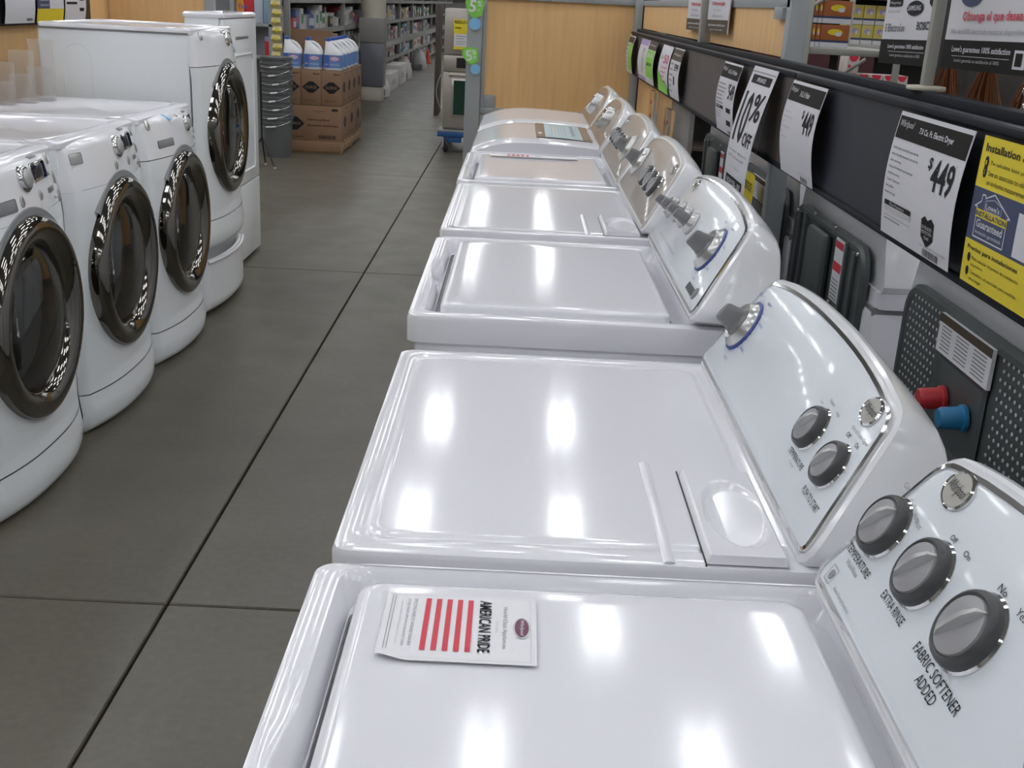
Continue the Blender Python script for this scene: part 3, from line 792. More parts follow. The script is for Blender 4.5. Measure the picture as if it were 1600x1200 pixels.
def d_449(title, full):
    def draw(t, P, Wd, H):
        t.rect(.004, Wd-.004, H*.79, H-.006, P, INKB, .0005, nv=4)
        t.text('Whirlpool', .012, .012+Wd*.2, H*.87, H*.94, P, PAPERS, shear=.3, w=.0009)
        t.text(title, Wd*.34, Wd*(.80 if full else .62), H*.855, H*.915, P, PAPERS, True, w=.0009)
        u = Wd*.585
        t.text('$', u, u+Wd*.05, H*.64, H*.74, P, INK, True, w=.0009); t.text('449', u+Wd*.065, Wd-.022, H*.50, H*.74, P, INK, True, w=.0009)
        if full:
            for k, s_ in enumerate(('AccuDry Sensor automatically senses when the', 'load is at the right temperature and stops the', 'cycle to save energy', 'All around WrinkleShield option helps keep', 'wrinkles from setting', '5 Cycles, 4 Temperatures', 'Drum Light/Rack', 'Interior Drum Light')):
                t.text(s_, .012, .012+.0026*min(len(s_), 46), H*.70-k*H*.052, H*.70-k*H*.052+.0050, P, INK, w=.0009)
            t.rect(.014, Wd*.46, H*.245, H*.285, P, INKB, .0006); t.rect(.014, Wd*.46, H*.20, H*.245, P, INKL, .0006); t.rect(.014, Wd*.46, H*.16, H*.165, P, INKG, .0006)
            t.text('Price Protection', .04, Wd*.36, H*.252, H*.278, P, PAPERS, w=.0009); lines(t, P, .016, Wd*.42, H*.14, 1, .006)
            pts = [(0, .30), (.02, .33), (.04, .305), (.06, .33), (.08, .30), (.078, .17), (.04, .10), (.002, .17)]
            s_ = Wd/.29; t.poly([(Wd*.62+a*s_*.62, H*(b-.02)) for a, b in pts], P, INKB, .0006)
            t.text('EXTENDED', Wd*.635, Wd*.77, H*.215, H*.24, P, PAPERS, w=.0009); t.text('PROTECTION', Wd*.635, Wd*.77, H*.18, H*.205, P, PAPERS, w=.0009); t.text('PLAN', Wd*.675, Wd*.735, H*.14, H*.165, P, PAPERS, w=.0009)
            t.text('Available', Wd*.65, Wd*.76, H*.03, H*.05, P, INKG, w=.0009)
            barcode(t, P, Wd*.70, Wd*.90, H*.0+.002, H*.0+.018) if False else None
        else:
            for k, s_ in enumerate(('Light commercial washing', 'SmoothBalance suspension system', 'cycles', 'Adjusts wash size and saves', 'water', '3 wash/spin speeds')):
                t.text(s_, .012, .012+.0026*min(len(s_), 46), H*.66-k*H*.055, H*.66-k*H*.055+.0046, P, INKG, w=.0009)
        t.text('Item # 335298  Model # WFW', Wd*.62, Wd-.01, H*.085, H*.10, P, INKG, w=.0009) if not full else t.text('Item # 335298  Model # WED', Wd*.62, Wd-.01, H*.075, H*.095, P, INKG, w=.0009)
        barcode(t, P, Wd*.66, Wd*.86, .002, H*.065)
    return draw
INKB = mat('charcoal_print', (.017, .016, .015), .7, spec=.15)
sign_card('nearest $449 price card on the rail, for an electric dryer', 1.772, 1.474, 1.136, 1.323, d_449('7.0 Cu. Ft. Electric Dryer', True), bulge=.010)
sign_card('$449 washer price card on the rail, just right of the long discount strip', 2.50, 2.215, 1.131, 1.324, d_449('3.4 Cu. Ft. Washer', False), bulge=.016)
def d_549(t, P, Wd, H):
    t.rect(.004, Wd-.004, H*.78, H-.005, P, INKB, .0005, nv=4); t.text('Whirlpool', .012, Wd*.28, H*.86, H*.94, P, PAPERS, shear=.3, w=.0009); t.text('4.3 Cu. Ft. Washer', Wd*.36, Wd*.85, H*.85, H*.91, P, PAPERS, True, w=.0009)
    t.text('$', Wd*.60, Wd*.66, H*.64, H*.72, P, INK, w=.0009); t.text('549', Wd*.67, Wd*.95, H*.50, H*.72, P, INK, True, w=.0009)
    lines(t, P, .012, Wd*.5, H*.70, 7, H*.055, INKG, .004)
    t.rect(.012, Wd*.46, H*.33, H*.38, P, INKB, .0006); lines(t, P, .012, Wd*.46, H*.30, 3, .008)
    t.rect(Wd*.62, Wd*.86, H*.13, H*.38, P, INKB, .0006); barcode(t, P, Wd*.68, Wd*.9, .002, H*.06)
sign_card('$549 washer price card on the rail, left of the long discount strip', 3.365, 3.085, 1.133, 1.323, d_549)
def d_10(t, P, Wd, H):
    t.line([(.01, H-.012), (Wd-.01, H-.012), (Wd-.01, .01), (.01, .01), (.01, H-.012)], .003, P, INKG)
    t.rect(.03, Wd-.03, H*.885, H*.945, P, INKB, .0006); t.text('APPLIANCES', Wd*.32, Wd*.68, H*.90, H*.93, P, PAPERS, True, w=.0009)
    t.text('10', .03, Wd*.52, H*.46, H*.83, P, INK, True, w=.0009); t.text('%', Wd*.55, Wd*.93, H*.64, H*.83, P, INK, True, w=.0009)
    t.text('OFF', Wd*.56, Wd*.92, H*.46, H*.56, P, INK, True, w=.0009)
    t.text('all major appliances', Wd*.1, Wd*.9, H*.385, H*.41, P, INKG, w=.0009); t.text('$397 or more with', Wd*.1, Wd*.8, H*.345, H*.37, P, INKG, w=.0009)
    t.text('purchase', Wd*.2, Wd*.7, H*.275, H*.295, P, INKL, w=.0009)
    t.rect(Wd*.12, Wd*.88, H*.14, H*.22, P, INKB, .0006); t.text('NOW 9/28 - 10/3', Wd*.18, Wd*.82, H*.16, H*.20, P, PAPERS, True, w=.0009)
    lines(t, P, Wd*.12, Wd*.7, H*.115, 4, .010, INKL, .004)
sign_card('long white discount strip reading 10% off, hanging below the rail', 2.935, 2.655, .992, 1.332, d_10, bulge=.030, curl=.10, name='discount_strip')
def d_green(kind):
    def draw(t, P, Wd, H):
        if kind == 0: t.rect(.02, Wd-.02, H*.82, H-.005, P, BROWNP, .0006, nv=3); t.rect(Wd*.42, Wd*.95, H*.10, H*.8, P, GREENP, .0006, nv=8); lines(t, P, .02, Wd*.4, H*.75, 6, .022, INKG, .006)
        if kind == 1:
            t.rect(0, Wd*.5, H*.86, H, P, PURP, .0006, nv=2); t.rect(0, Wd*.5, 0, H*.1, P, PURP, .0006, nv=2); t.rect(Wd*.55, Wd, H*.80, H, P, BROWNP, .0006, nv=3); t.rect(Wd*.55, Wd*.97, H*.14, H*.78, P, GREENP, .0006, nv=8)
            t.text('Whirlpool', Wd*.58, Wd*.95, H*.88, H*.93, P, PAPERS, w=.001); t.text('SAVE', Wd*.6, Wd*.92, H*.62, H*.72, P, PAPERS, True, w=.001); t.text('$50', Wd*.62, Wd*.9, H*.42, H*.5, P, INK, True, w=.001); t.text('ENERGY STAR', Wd*.28, Wd*.40, H*.2, H*.8, lambda a, c, w=0: P(a, c, w), INKG, w=.001)
        if kind == 2:
            t.poly([(0, 0), (Wd, 0), (Wd, H*.14), (Wd*.4, H*.30), (.01, H*.46)], P, GREENP, .004); t.text('50', Wd*.45, Wd*.9, H*.62, H*.82, P, PINKP, True, w=.001); t.text('GO', .03, Wd*.4, H*.7, H*.78, P, GREENP, True, w=.001); lines(t, P, Wd*.3, Wd*.9, H*.55, 5, .018, PINKP, .004)
        if kind == 3:
            t.rect(.0, Wd, H*.76, H-.004, P, BROWNP, .0006, nv=4); t.text('Whirlpool', Wd*.1, Wd*.8, H*.84, H*.9, P, PAPERS, w=.001); t.text('599', Wd*.5, Wd*.9, H*.56, H*.7, P, INK, True, w=.001); lines(t, P, .02, Wd*.45, H*.7, 6, .02, INKG, .006); t.rect(Wd*.5, Wd*.62, H*.28, H*.45, P, INKB, .0006)
    return draw
sign_card('farthest card on the rail, brown header and bright green block, by the corner', 6.40, 6.08, 1.128, 1.318, d_green(0))
sign_card('wide white card with lilac edges and a green block near the rail far end', 5.735, 5.055, 1.135, 1.320, d_green(1))
sign_card('white card with green wave at its foot and pink numerals', 4.855, 4.53, 1.138, 1.320, d_green(2))
sign_card('narrow brown-headed card right of the green wave card', 4.490, 4.215, 1.138, 1.321, d_green(3))
def d_inst(t, P, Wd, H):
    t.rect(0, Wd, H*.66, H, P, YELLOW, .0005, nv=5); t.rect(0, Wd, H*.30, H*.66, P, NAVY, .0005, nv=5); t.rect(0, Wd, 0, H*.30, P, YELLOW, .0005, nv=5)
    t.text('Installation & Delivery', .012, Wd*.98, H*.885, H*.955, P, INK, True, w=.001)
    t.oval(.022, H*.83, .006, .008, P, INK, .0008); t.text('1', .020, .024, H*.815, H*.845, P, YELLOW, w=.0014); t.text('To calculate basic price of installation', .034, Wd*.95, H*.815, H*.85, P, INK, w=.001)
    t.oval(.022, H*.77, .006, .008, P, INK, .0008); t.text('2', .020, .024, H*.755, H*.785, P, YELLOW, w=.0014); t.text('See an associate to obtain an installation', .034, Wd*.97, H*.75, H*.785, P, INK, w=.001); t.text('an in-home measurement', .034, Wd*.66, H*.69, H*.725, P, INK, w=.001)
    h = [(.020, .33), (.020, .53), (.012, .53), (.030, .575), (.030, .62), (.040, .62), (.040, .60), (.066, .645), (.120, .53), (.112, .53), (.112, .33), (.020, .33)]
    t.line([(a, b*H) for a, b in h], .0018, P, PAPERS)
    t.text("Lowe's", .046, .088, H*.535, H*.575, P, PAPERS, True, w=.001); t.line([(.042, H*.525), (.042, H*.585), (.067, H*.61), (.092, H*.585), (.092, H*.525), (.042, H*.525)], .0008, P, PAPERS)
    t.rect(.018, .114, H*.465, H*.52, P, YELLOW, .0008, nv=1); t.text('INSTALLATION', .020, .112, H*.473, H*.512, P, NAVY, True, w=.0013)
    t.text('Guaranteed', .026, .106, H*.40, H*.455, P, PAPERS, True, w=.001); t.text('Instalación garantizada', .026, .106, H*.350, H*.380, P, PAPERS, w=.001)
    t.rect(Wd*.62, Wd*.96, H*.32, H*.60, P, PAPERS, .0008, nv=3); lines(t, P, Wd*.65, Wd*.92, H*.57, 6, .007, INKG, .0025)
    t.text('Precios para instalaciones', .012, Wd*.72, H*.225, H*.265, P, INK, True, w=.001)
    t.oval(.020, H*.18, .005, .006, P, INK, .0008); t.text('Para calcular el precio de instalación', .03, Wd*.75, H*.165, H*.195, P, INK, w=.001); t.text('de producto', .03, Wd*.3, H*.125, H*.15, P, INK, w=.001)
    t.oval(.020, H*.085, .005, .006, P, INK, .0008); t.text('Consulte a un asociado para medidas', .03, Wd*.75, H*.07, H*.1, P, INK, w=.001); t.text('en su hogar', .03, Wd*.3, H*.025, H*.055, P, INK, w=.001)
sign_card('yellow and navy installation sign at the near end of the rail', 1.443, 1.215, 1.136, 1.322, d_inst, bulge=.002, curl=0, M_=YELLOW)

# ------------------------------------------------------------------ HANGING SIGNS ABOVE THE RAIL
def flat_sign(label, x, yl, yr, zl, zr, top, draw, M_=PAPERS, name='hanging_sign', band=None):
    """upright board facing the aisle; bottom edge from (yl,zl) to (yr,zr)"""
    Wd = yl-yr; sl = (zr-zl)/Wd
    P = lambda u, v, w=0: (x-w, yl-u, zl+sl*u+v)
    H = top-zl
    b = MB(); pts = [(0, 0), (Wd, 0), (Wd, H), (0, H)]
    b.loft([[P(a, c, 0) for a, c in pts], [P(a, c, -.004) for a, c in pts]], mt=M_)
    o = b.build(name, M_, None, smooth=0); tag(o, label, 'sign')
    t = MB(); draw(t, P, Wd, H); t.build('print', INK, o, smooth=0)
    return o
def d_brands(t, P, Wd, H):
    t.rect(0, Wd, 0, .044, P, INKB, .001)
    t.text("Lowe's guarantees 100% satisfaction", Wd*.16, Wd*.80, .026, .036, P, PAPERS, True, w=.002); t.line([(Wd*.18, .0225), (Wd*.82, .0225)], .0008, P, PAPERS, .002); t.text("Lowe's garantiza su satisfacción al 100%", Wd*.22, Wd*.76, .012, .019, P, INKL, w=.002)
    t.rect(Wd*.86, Wd*.98, .014, .036, P, PAPERS, .0015); t.rect(Wd*.885, Wd*.955, .018, .034, P, INKG, .002)
    t.text('E Electrolux', Wd*.06, Wd*.42, .058, .072, P, INK, w=.002); t.text('BOSCH', Wd*.63, Wd*.88, .061, .075, P, INK, True, w=.002)
    t.oval(Wd*.55, .098, Wd*.14, .013, P, INK, .0015, rot=.35*0); t.text('SAMSUNG', Wd*.44, Wd*.66, .094, .103, P, PAPERS, True, w=.0025)
    t.rect(Wd*.07, Wd*.31, .103, .15, P, INKB, .0015); t.text('Maytag', Wd*.09, Wd*.29, .106, .112, P, PAPERS, w=.002); t.text('FRIGIDAIRE', Wd*.07, Wd*.30, .092, .096, P, INKG, w=.002)
    t.poly([(Wd*.78, .15), (Wd*.78, .105), (Wd*.86, .094), (Wd*.97, .103), (Wd*.97, .15)], P, INKB, .0015)
flat_sign('white brand-names sign with black foot, left of the slim post', .70, 2.275, 1.965, 1.376, 1.382, 1.62, d_brands)
def d_obtenga(t, P, Wd, H):
    t.rect(0, Wd, 0, .045, P, INKB, .001)
    t.text("Lowe's guarantees 100% satisfaction", Wd*.13, Wd*.82, .024, .036, P, PAPERS, True, w=.002); t.line([(Wd*.14, .0205), (Wd*.82, .0205)], .0008, P, PAPERS, .002); t.text("Lowe's garantiza su satisfacción al 100%", Wd*.18, Wd*.72, .010, .017, P, INKL, w=.002)
    t.rect(Wd*.86, Wd*.98, .008, .034, P, PAPERS, .0015); t.rect(Wd*.88, Wd*.95, .012, .030, P, INKB, .002)
    t.text('Obtenga el que desea', Wd*.20, Wd*.88, .070, .088, P, REDT, True, w=.002); t.text('Más de 6500 electrodomésticos disponibles.', Wd*.08, Wd*.94, .052, .062, P, INKG, w=.002)
    t.oval(Wd*.27, .115, Wd*.14, .020, P, NAVY, .0015); t.oval(Wd*.27, .117, Wd*.06, .010, P, ORNG, .002)
flat_sign('white Obtenga el que desea sign with black foot, at the upper right', .70, 1.935, 1.605, 1.384, 1.389, 1.62, d_obtenga)
def d_small(t, P, Wd, H):
    t.rect(0, Wd, 0, .042, P, BROWNP, .001); t.text('guarantees satisfaction', Wd*.1, Wd*.9, .020, .030, P, PAPERS, True, w=.002); t.text('garantizada', Wd*.2, Wd*.8, .008, .014, P, PAPERS, w=.002)
    t.text('Obtenga', Wd*.2, Wd*.8, .085, .10, P, REDT, True, w=.002); t.text('el que', Wd*.3, Wd*.65, .068, .078, P, INKG, w=.002); t.text('desea', Wd*.25, Wd*.75, .050, .060, P, INKG, w=.002)
flat_sign('small white and brown sign left of the grey post on the maple wall', .642, 4.59, 4.175, 1.388, 1.388, 1.60, d_small, name='wall_sign')
flat_sign('small white and brown sign right of the grey post on the maple wall', .642, 4.085, 3.67, 1.389, 1.391, 1.60, d_small, name='wall_sign')
# chain hanging at the far right
def chain():
    root = thing('hanging_chain', 'short steel link chain hanging at the right edge above the rail', 'chain', (.70, 1.59, 1.335))
    for k in range(5):
        b = MB(); c = Vector((0, 0, .014*k+.006)); a = pi/2*k
        b.tube([c+Vector((.0055*cos(t)*cos(a), .0055*cos(t)*sin(a), .0085*sin(t))) for t in [2*pi*q/16 for q in range(16)]], .0016, 6, CHROME, closed=True); b.build('link', CHROME, root)
    b = MB(); b.tube([(0, 0, .07), (0, 0, .25)], .0016, 6, CHROME); b.build('hook_wire', CHROME, root)
chain()

# ------------------------------------------------------------------ FRONT LOADERS ON THE LEFT
FLX = -1.398
def fl_surface(w, y, z):
    t = abs(2*y/w); bow = .050*(1-t**2.4)
    k = 1 if z > .16 else 1.1
    x = bow*k
    if z < .15: x += .010*(1-abs(z-.07)/.08)**1 if abs(z-.07) < .08 else 0
    if z > .76: x -= .032*((z-.76)/.19)**1.5
    if z > .945: x -= .075*((z-.945)/.035)**2.2
    if t > .94: x -= .022*((t-.94)/.06)**2
    if z < .02: x -= .03*(1-z/.02)
    return x
RINGM = mat('door_surround_grey', (.22, .23, .24), .45)
def front_loader(yc, z0, w, label, controls, seam_style=0, pedestal=False):
    root = thing('front_loading_washer', label, 'washing machine', (FLX, yc, 0))
    def S(y, z, w_=0): return (fl_surface(w, y, z)+w_, y, z+z0)
    hy = w/2
    # cabinet
    b = MB(); b.box(-.675, -.028, -hy, hy, z0+.02, z0+.955, ENAMEL2, b=.010); b.build('cabinet', ENAMEL2, root)
    t = MB(); t.loft(rings([(-.675, -.02, -hy, hy, .02, z0+.952), (-.675, -.02, -hy, hy, .02, z0+.968), (-.67, -.03, -hy+.005, hy-.005, .02, z0+.975), (-.635, -.07, -hy+.04, hy-.04, .03, z0+.977), (-.63, -.075, -hy+.045, hy-.045, .03, z0+.9735)]), mt=ENAMEL)
    t.build('top_panel', ENAMEL, root, smooth=40)
    zc, R = .525, .288
    def patch(nm, za, zb, nv, hole=False, m_=ENAMEL2):
        p = MB(); p.grid(lambda a, c: S(-hy+a*w, za+c*(zb-za)), 40, nv, m_, skip=(lambda c: hole and (c.y**2+(c.z-z0-zc)**2) < .235**2))
        return p.build(nm, m_, root, smooth=50)
    patch('kick_panel', 0.0, .137, 8); patch('front_panel', .141, .815, 44, True); patch('control_panel', .818 if seam_style else .816, .978, 20, m_=PLAST)
    g = MB(); g.grid(lambda a, c: S(-hy+.004+a*(w-.008), .136+c*.006, -.003), 40, 1, DGREY); g.build('seam', DGREY, root)
    # grey crescent surround
    s = MB(); s.lathe([(.290, -.05), (.290, .034), (.282, .044), (.25, .046)], (0, 0, z0+zc+.034), (1, 0, 0), n=40, mt=RINGM, a0=radians(38), a1=radians(142)); s.build('door_surround', RINGM, root)
    # door: chrome ring, glass, hinge; interior drum
    d = MB(); d.lathe([(R+.002, -.02), (R, .050), (R-.006, .064), (R-.018, .073), (R-.034, .076), (R-.055, .071), (R-.072, .060), (R-.082, .046), (R-.086, .03)], (0, 0, z0+zc), (1, 0, 0), n=64, mt=CHROMED, sc=(1, 1.03))
    dr = d.build('door', CHROMED, root, smooth=60)
    gl = MB(); prof = [(R-.082, .040), (R-.10, .052), (.15, .064), (.10, .070), (.05, .073), (.0001, .074), (.0001, .070), (.05, .069), (.10, .066), (.15, .060), (R-.10, .048), (R-.083, .036)]
    gl.lathe(prof, (0, 0, z0+zc), (1, 0, 0), n=48, mt=GLASS, sc=(1, 1.03)); gl.build('glass', GLASS, dr, smooth=80)
    bowl = MB(); bowl.lathe([(.21, .03), (.205, -.01), (.17, -.06), (.12, -.09)], (0, 0, z0+zc), (1, 0, 0), n=40, mt=MGREY); bowl.lathe([(.12, -.09), (.115, -.30), (.0001, -.31)], (0, 0, z0+zc), (1, 0, 0), n=40, mt=DRUM); bowl.build('drum', DRUM, root)
    h = MB(); h.tube([(.030+.02*sin(pi*q/8), -.13-.035*sin(pi*q/8), z0+zc+.11-.22*q/8) for q in range(9)], .010, 8, CHROME); h.build('inner_handle', CHROME, dr)
    # controls
    def norm(y, z):
        a = Vector(S(y, z)); du = Vector(S(y+.003, z))-a; dv = Vector(S(y, z+.003))-a
        return du.cross(dv).normalized()
    for c in controls:
        k, y, z = c[:3]; o = Vector(S(y, z)); n_ = norm(y, z)
        if k == 'dial':
            r = c[3]; m_ = MB(); m_.lathe([(r*1.15, -.002), (r*1.15, .004), (r, .010), (r*.9, .012), (r*.85, .007)], o, n_, n=32, mt=CHROME); kk = m_.build('dial', CHROME, root)
            m_ = MB(); m_.lathe([(r*.82, .004), (r*.78, .015), (r*.6, .019), (.0001, .020)], o, n_, n=28, mt=SILVERP); m_.build('grip', SILVERP, kk)
        elif k == 'button':
            m_ = MB(); m_.lathe([(1, -.002), (1, .003), (.8, .0045), (.0001, .005)], o, n_, n=18, mt=SATIN, sc=(c[3], c[4])); m_.build('button', SATIN, root)
        else:
            hw, hh = c[3], c[4]; up = Vector((0, 0, 1)); up = (up-n_*up.dot(n_)).normalized(); rt = up.cross(n_)
            M = Matrix((rt, up, n_)).transposed().to_4x4(); M.translation = o
            mm = {'display': DISPL, 'bar': MGREY, 'slot': RINGM, 'sticker': LBLUE, 'drawer': SILVERP}[k]
            m_ = MB(); m_.box(-hw, hw, -hh, hh, -.002, .003 if k != 'sticker' else .001, mm, b=.0014 if k == 'sticker' else 0, M=M) if k == 'sticker' else m_.box(-hw, hw, -hh, hh, -.004, .003, mm, b=min(hw, hh)*.35, M=M)
            if k == 'display':
                m_.box(-hw-.004, hw+.004, -hh-.004, hh+.004, -.004, .0018, CHROME, b=.004, M=M)
            m_.build({'display': 'display', 'bar': 'button_bar', 'slot': 'drawer_grip', 'sticker': 'blue_sticker', 'drawer': 'logo_plate'}[k], mm, root)
    if pedestal:
        p = MB(); p.box(-.675, -.03, -hy+.003, hy-.003, .02, z0-.002, ENAMEL2, b=.008); p.build('pedestal', ENAMEL2, root)
        f = MB(); f.grid(lambda a, c: (.045*(1-(2*a-1)**2)-(.03*((abs(2*a-1)-.93)/.07)**2 if abs(2*a-1) > .93 else 0)+.004-(.02 if c < .04 else 0), -hy+.003+a*(w-.006), .02+c*(z0-.075)), 30, 10, ENAMEL2)
        f.grid(lambda a, c: (.045*(1-(2*a-1)**2)-(.03*((abs(2*a-1)-.93)/.07)**2 if abs(2*a-1) > .93 else 0)+.004-.03*c, -hy+.003+a*(w-.006), z0-.055+.012*sin(pi*c)), 30, 6, ENAMEL2)
        dw = f.build('pedestal_drawer', ENAMEL2, root, smooth=60)
        hd = MB(); hd.tube([(.045*(1-(2*a-1)**2)+.010, -hy+.03+a*(w-.06), z0-.050) for a in [q/14 for q in range(15)]], .009, 8, PLAST); hd.build('handle', PLAST, dw)
    # grey rear plate
    r = MB(); r.box(-.690, -.675, -hy+.03, hy-.03, z0+.05, z0+.88, GALV, b=.006); r.build('back_plate', GALV, root)
    return root
std = [('dial', .03, .920, .034), ('display', .150, .925, .056, .024), ('bar', .165, .962, .028, .007), ('button', .262, .945, .009, .018), ('button', .295, .885, .009, .020), ('button', .302, .828, .008, .018),
       ('bar', .215, .862, .030, .008), ('button', .11, .862, .010, .015), ('button', -.02, .864, .011, .016), ('button', .235, .905, .006, .006), ('button', .245, .835, .006, .006)]
front_loader(3.085, 0, .695, 'nearest white front-loading machine at the left edge, chrome door ring cut by the frame', std+[('slot', -.13, .862, .07, .018)])
front_loader(3.835, 0, .695, 'second white front-loader from the left edge, small silver logo plate at its panel', std+[('drawer', -.27, .915, .032, .018)])
front_loader(4.575, 0, .695, 'third white front-loader, blue sticker and detergent slot, beside the tall one', [('button', -.275, .945, .013, .020), ('sticker', -.075, .958, .014, .020), ('dial', .125, .915, .030), ('display', .215, .918, .030, .024), ('bar', .17, .958, .026, .006), ('slot', -.165, .868, .07, .015), ('button', .03, .955, .008, .008), ('button', .24, .85, .006, .010), ('button', .29, .87, .006, .012)], 1)
front_loader(5.325, .305, .715, 'tallest front-loader standing on a drawer pedestal, its blank side panel facing the camera', [('button', -.26, .945, .013, .020), ('dial', .08, .925, .030), ('display', .165, .925, .030, .024), ('bar', .12, .958, .026, .006), ('button', .03, .955, .008, .008), ('button', .25, .87, .006, .012)], 1, True)
# embossed arch and top strip on the tall machine's side
_tall = [o for o in COL.objects if o.name.startswith('front_loading_washer') and 'tallest' in o.get('label', '')][0]
b = MB(); b.box(-.675, -.03, -.3605, -.355, 1.255, 1.262, MGREY); b.build('top_joint', MGREY, _tall, smooth=0)
b = MB(); b.tube([(-.57, -.3565, .96), (-.57, -.3565, 1.13)]+[(-.51-.06*cos(pi*q/10), -.3565, 1.13+.07*sin(pi*q/10)) for q in range(1, 11)]+[(-.45, -.3565, .96)], .003, 6, ENAMEL2); b.build('side_emboss', ENAMEL2, _tall)
# tall white cabinet beyond
def tall_cabinet():
    root = thing('drying_cabinet', 'plain tall white cabinet appliance with embossed door, last in the left row', 'appliance', (-1.50, 6.17, 0))
    hy = .355
    b = MB(); b.box(-.19, -.012, -hy, hy, .02, 1.325, ENAMEL2, b=.012); b.build('cabinet', ENAMEL2, root)
    t = MB(); t.loft(rings([(-.20, .012, -hy-.003, hy+.003, .02, 1.31), (-.20, .012, -hy-.003, hy+.003, .02, 1.325), (-.19, .0, -hy+.01, hy-.01, .02, 1.335)]), mt=ENAMEL); t.build('top_panel', ENAMEL, root)
    d = MB(); d.box(-.012, .010, -hy+.004, hy-.004, .435, 1.305, ENAMEL2, b=.006); dd = d.build('door', ENAMEL2, root)
    pts = [(.0115, y, z) for y, z in ((-.20, 1.12), (.22, 1.12), (.25, 1.09), (.25, .54), (.22, .50), (-.20, .50))]
    e = MB(); e.tube([(.010, -.24, 1.08), (.010, -.21, 1.12), (.010, .22, 1.12), (.010, .25, 1.09), (.010, .25, .54), (.010, .22, .50), (.010, -.21, .50), (.010, -.24, .54)], .007, 8, ENAMEL2, closed=True); e.build('door_emboss', ENAMEL2, dd)
    g = MB(); g.box(.009, .012, -.12, .16, 1.20, 1.215, MGREY, b=.001); g.build('badge_strip', MGREY, dd)
    l = MB(); l.box(-.012, .010, -hy+.004, hy-.004, .02, .428, ENAMEL2, b=.006); l.build('lower_drawer', ENAMEL2, root)
tall_cabinet()
# left centre rail, cards, wooden walls
LX = -2.33
def left_rail():
    root = rail('sign_rail', 'black sign rail behind the left row, seen at the upper left corner', LX-.02, 3.2, 6.30, 1.243, 1.47, .02, BLACK, lip=-1)
left_rail()
def left_card(label, y0, y1, draw, M_=PAPERS):
    Wd = y1-y0; H = .20; z0 = 1.252
    def P(u, v, w=0): return (LX+.012+.012*sin(pi*v/H)+w, y0+u, z0+v)
    b = MB(); b.grid(lambda a, c: P(a*Wd, c*H, 0), 3, 10, M_); b.grid(lambda a, c: P(a*Wd, c*H, -.0006), 3, 10, M_)
    o = b.build('price_card', M_, None, smooth=60); tag(o, label, 'sign'); t = MB(); draw(t, P, Wd, H); t.build('print', INK, o, smooth=0)
def dl1(t, P, Wd, H): t.text('799', Wd*.65, Wd*.95, H*.78, H*.92, P, INK, True, w=.001); barcode(t, P, Wd*.72, Wd*.92, .01, .022); lines(t, P, .02, Wd*.4, H*.95, 4, .01, INKL, .003)
def dl2(t, P, Wd, H):
    t.rect(0, Wd, 0, H*.32, P, YELLOW, .001); t.rect(0, Wd*.45, H*.32, H, P, NAVY, .001, nv=4); t.rect(Wd*.1, Wd*.38, H*.62, H*.70, P, YELLOW, .0015); t.text('Installation', Wd*.08, Wd*.40, H*.50, H*.58, P, PAPERS, True, w=.002); t.text('Guaranteed', Wd*.08, Wd*.40, H*.38, H*.44, P, PAPERS, w=.002); lines(t, P, Wd*.52, Wd*.9, H*.9, 4, .02, INKG, .004)
def dl3(t, P, Wd, H): t.text('777', Wd*.7, Wd*.97, H*.78, H*.92, P, INK, True, w=.001); t.rect(Wd*.05, Wd*.55, H*.42, H*.48, P, INKB, .001); t.rect(Wd*.68, Wd*.9, H*.25, H*.58, P, INKB, .001); lines(t, P, .02, Wd*.5, H*.9, 4, .012, INKL, .003)
left_card('leftmost white price card on the black rail, upper left corner', 5.215, 5.535, dl1)
left_card('yellow and navy installation card on the black left rail', 5.56, 5.88, dl2)
left_card('grey-white price card right of the yellow card on the left rail', 5.90, 6.18, dl3)
wood_panel('partition_panel', 'maple end panel behind the tall appliances at the upper left', (-2.36, -1.815, 6.68, 6.71, .10, 1.49),
  [('post', (-1.815, -1.765, 6.66, 6.73, 0, 1.52)), ('top_rail', (-2.36, -1.815, 6.67, 6.72, 1.47, 1.50))])
wood_panel('partition_panel', 'long maple wall behind the left row, under the black rail', (LX-.07, LX-.04, 2.6, 6.7, .10, 1.49), [('post', (LX-.08, LX-.03, 2.5, 2.6, 0, 1.52)), ('top_rail', (LX-.07, LX-.03, 2.6, 6.7, 1.49, 1.515))])
# clear holders standing on the machine tops
HAZY = mat('hazy_acrylic', (.93, .93, .93), .22, trans=.85, ior=1.2)
for k, (x, y, h) in enumerate(((-2.03, 4.50, .16), (-2.00, 4.62, .20), (-1.97, 4.74, .24))):
    p = thing('brochure_holder', ('lowest', 'middle', 'tallest')[k]+' of the three clear acrylic brochure holders behind the left row', 'brochure holder', (x, y, .978))
    b = MB(); b.box(-.05, .05, -.004, 0, .005, h, HAZY); b.box(-.05, .05, -.03, -.027, .005, h*.55, HAZY); b.box(-.05, .05, -.03, 0, 0, .005, HAZY); b.build('holder', HAZY, p, smooth=0)

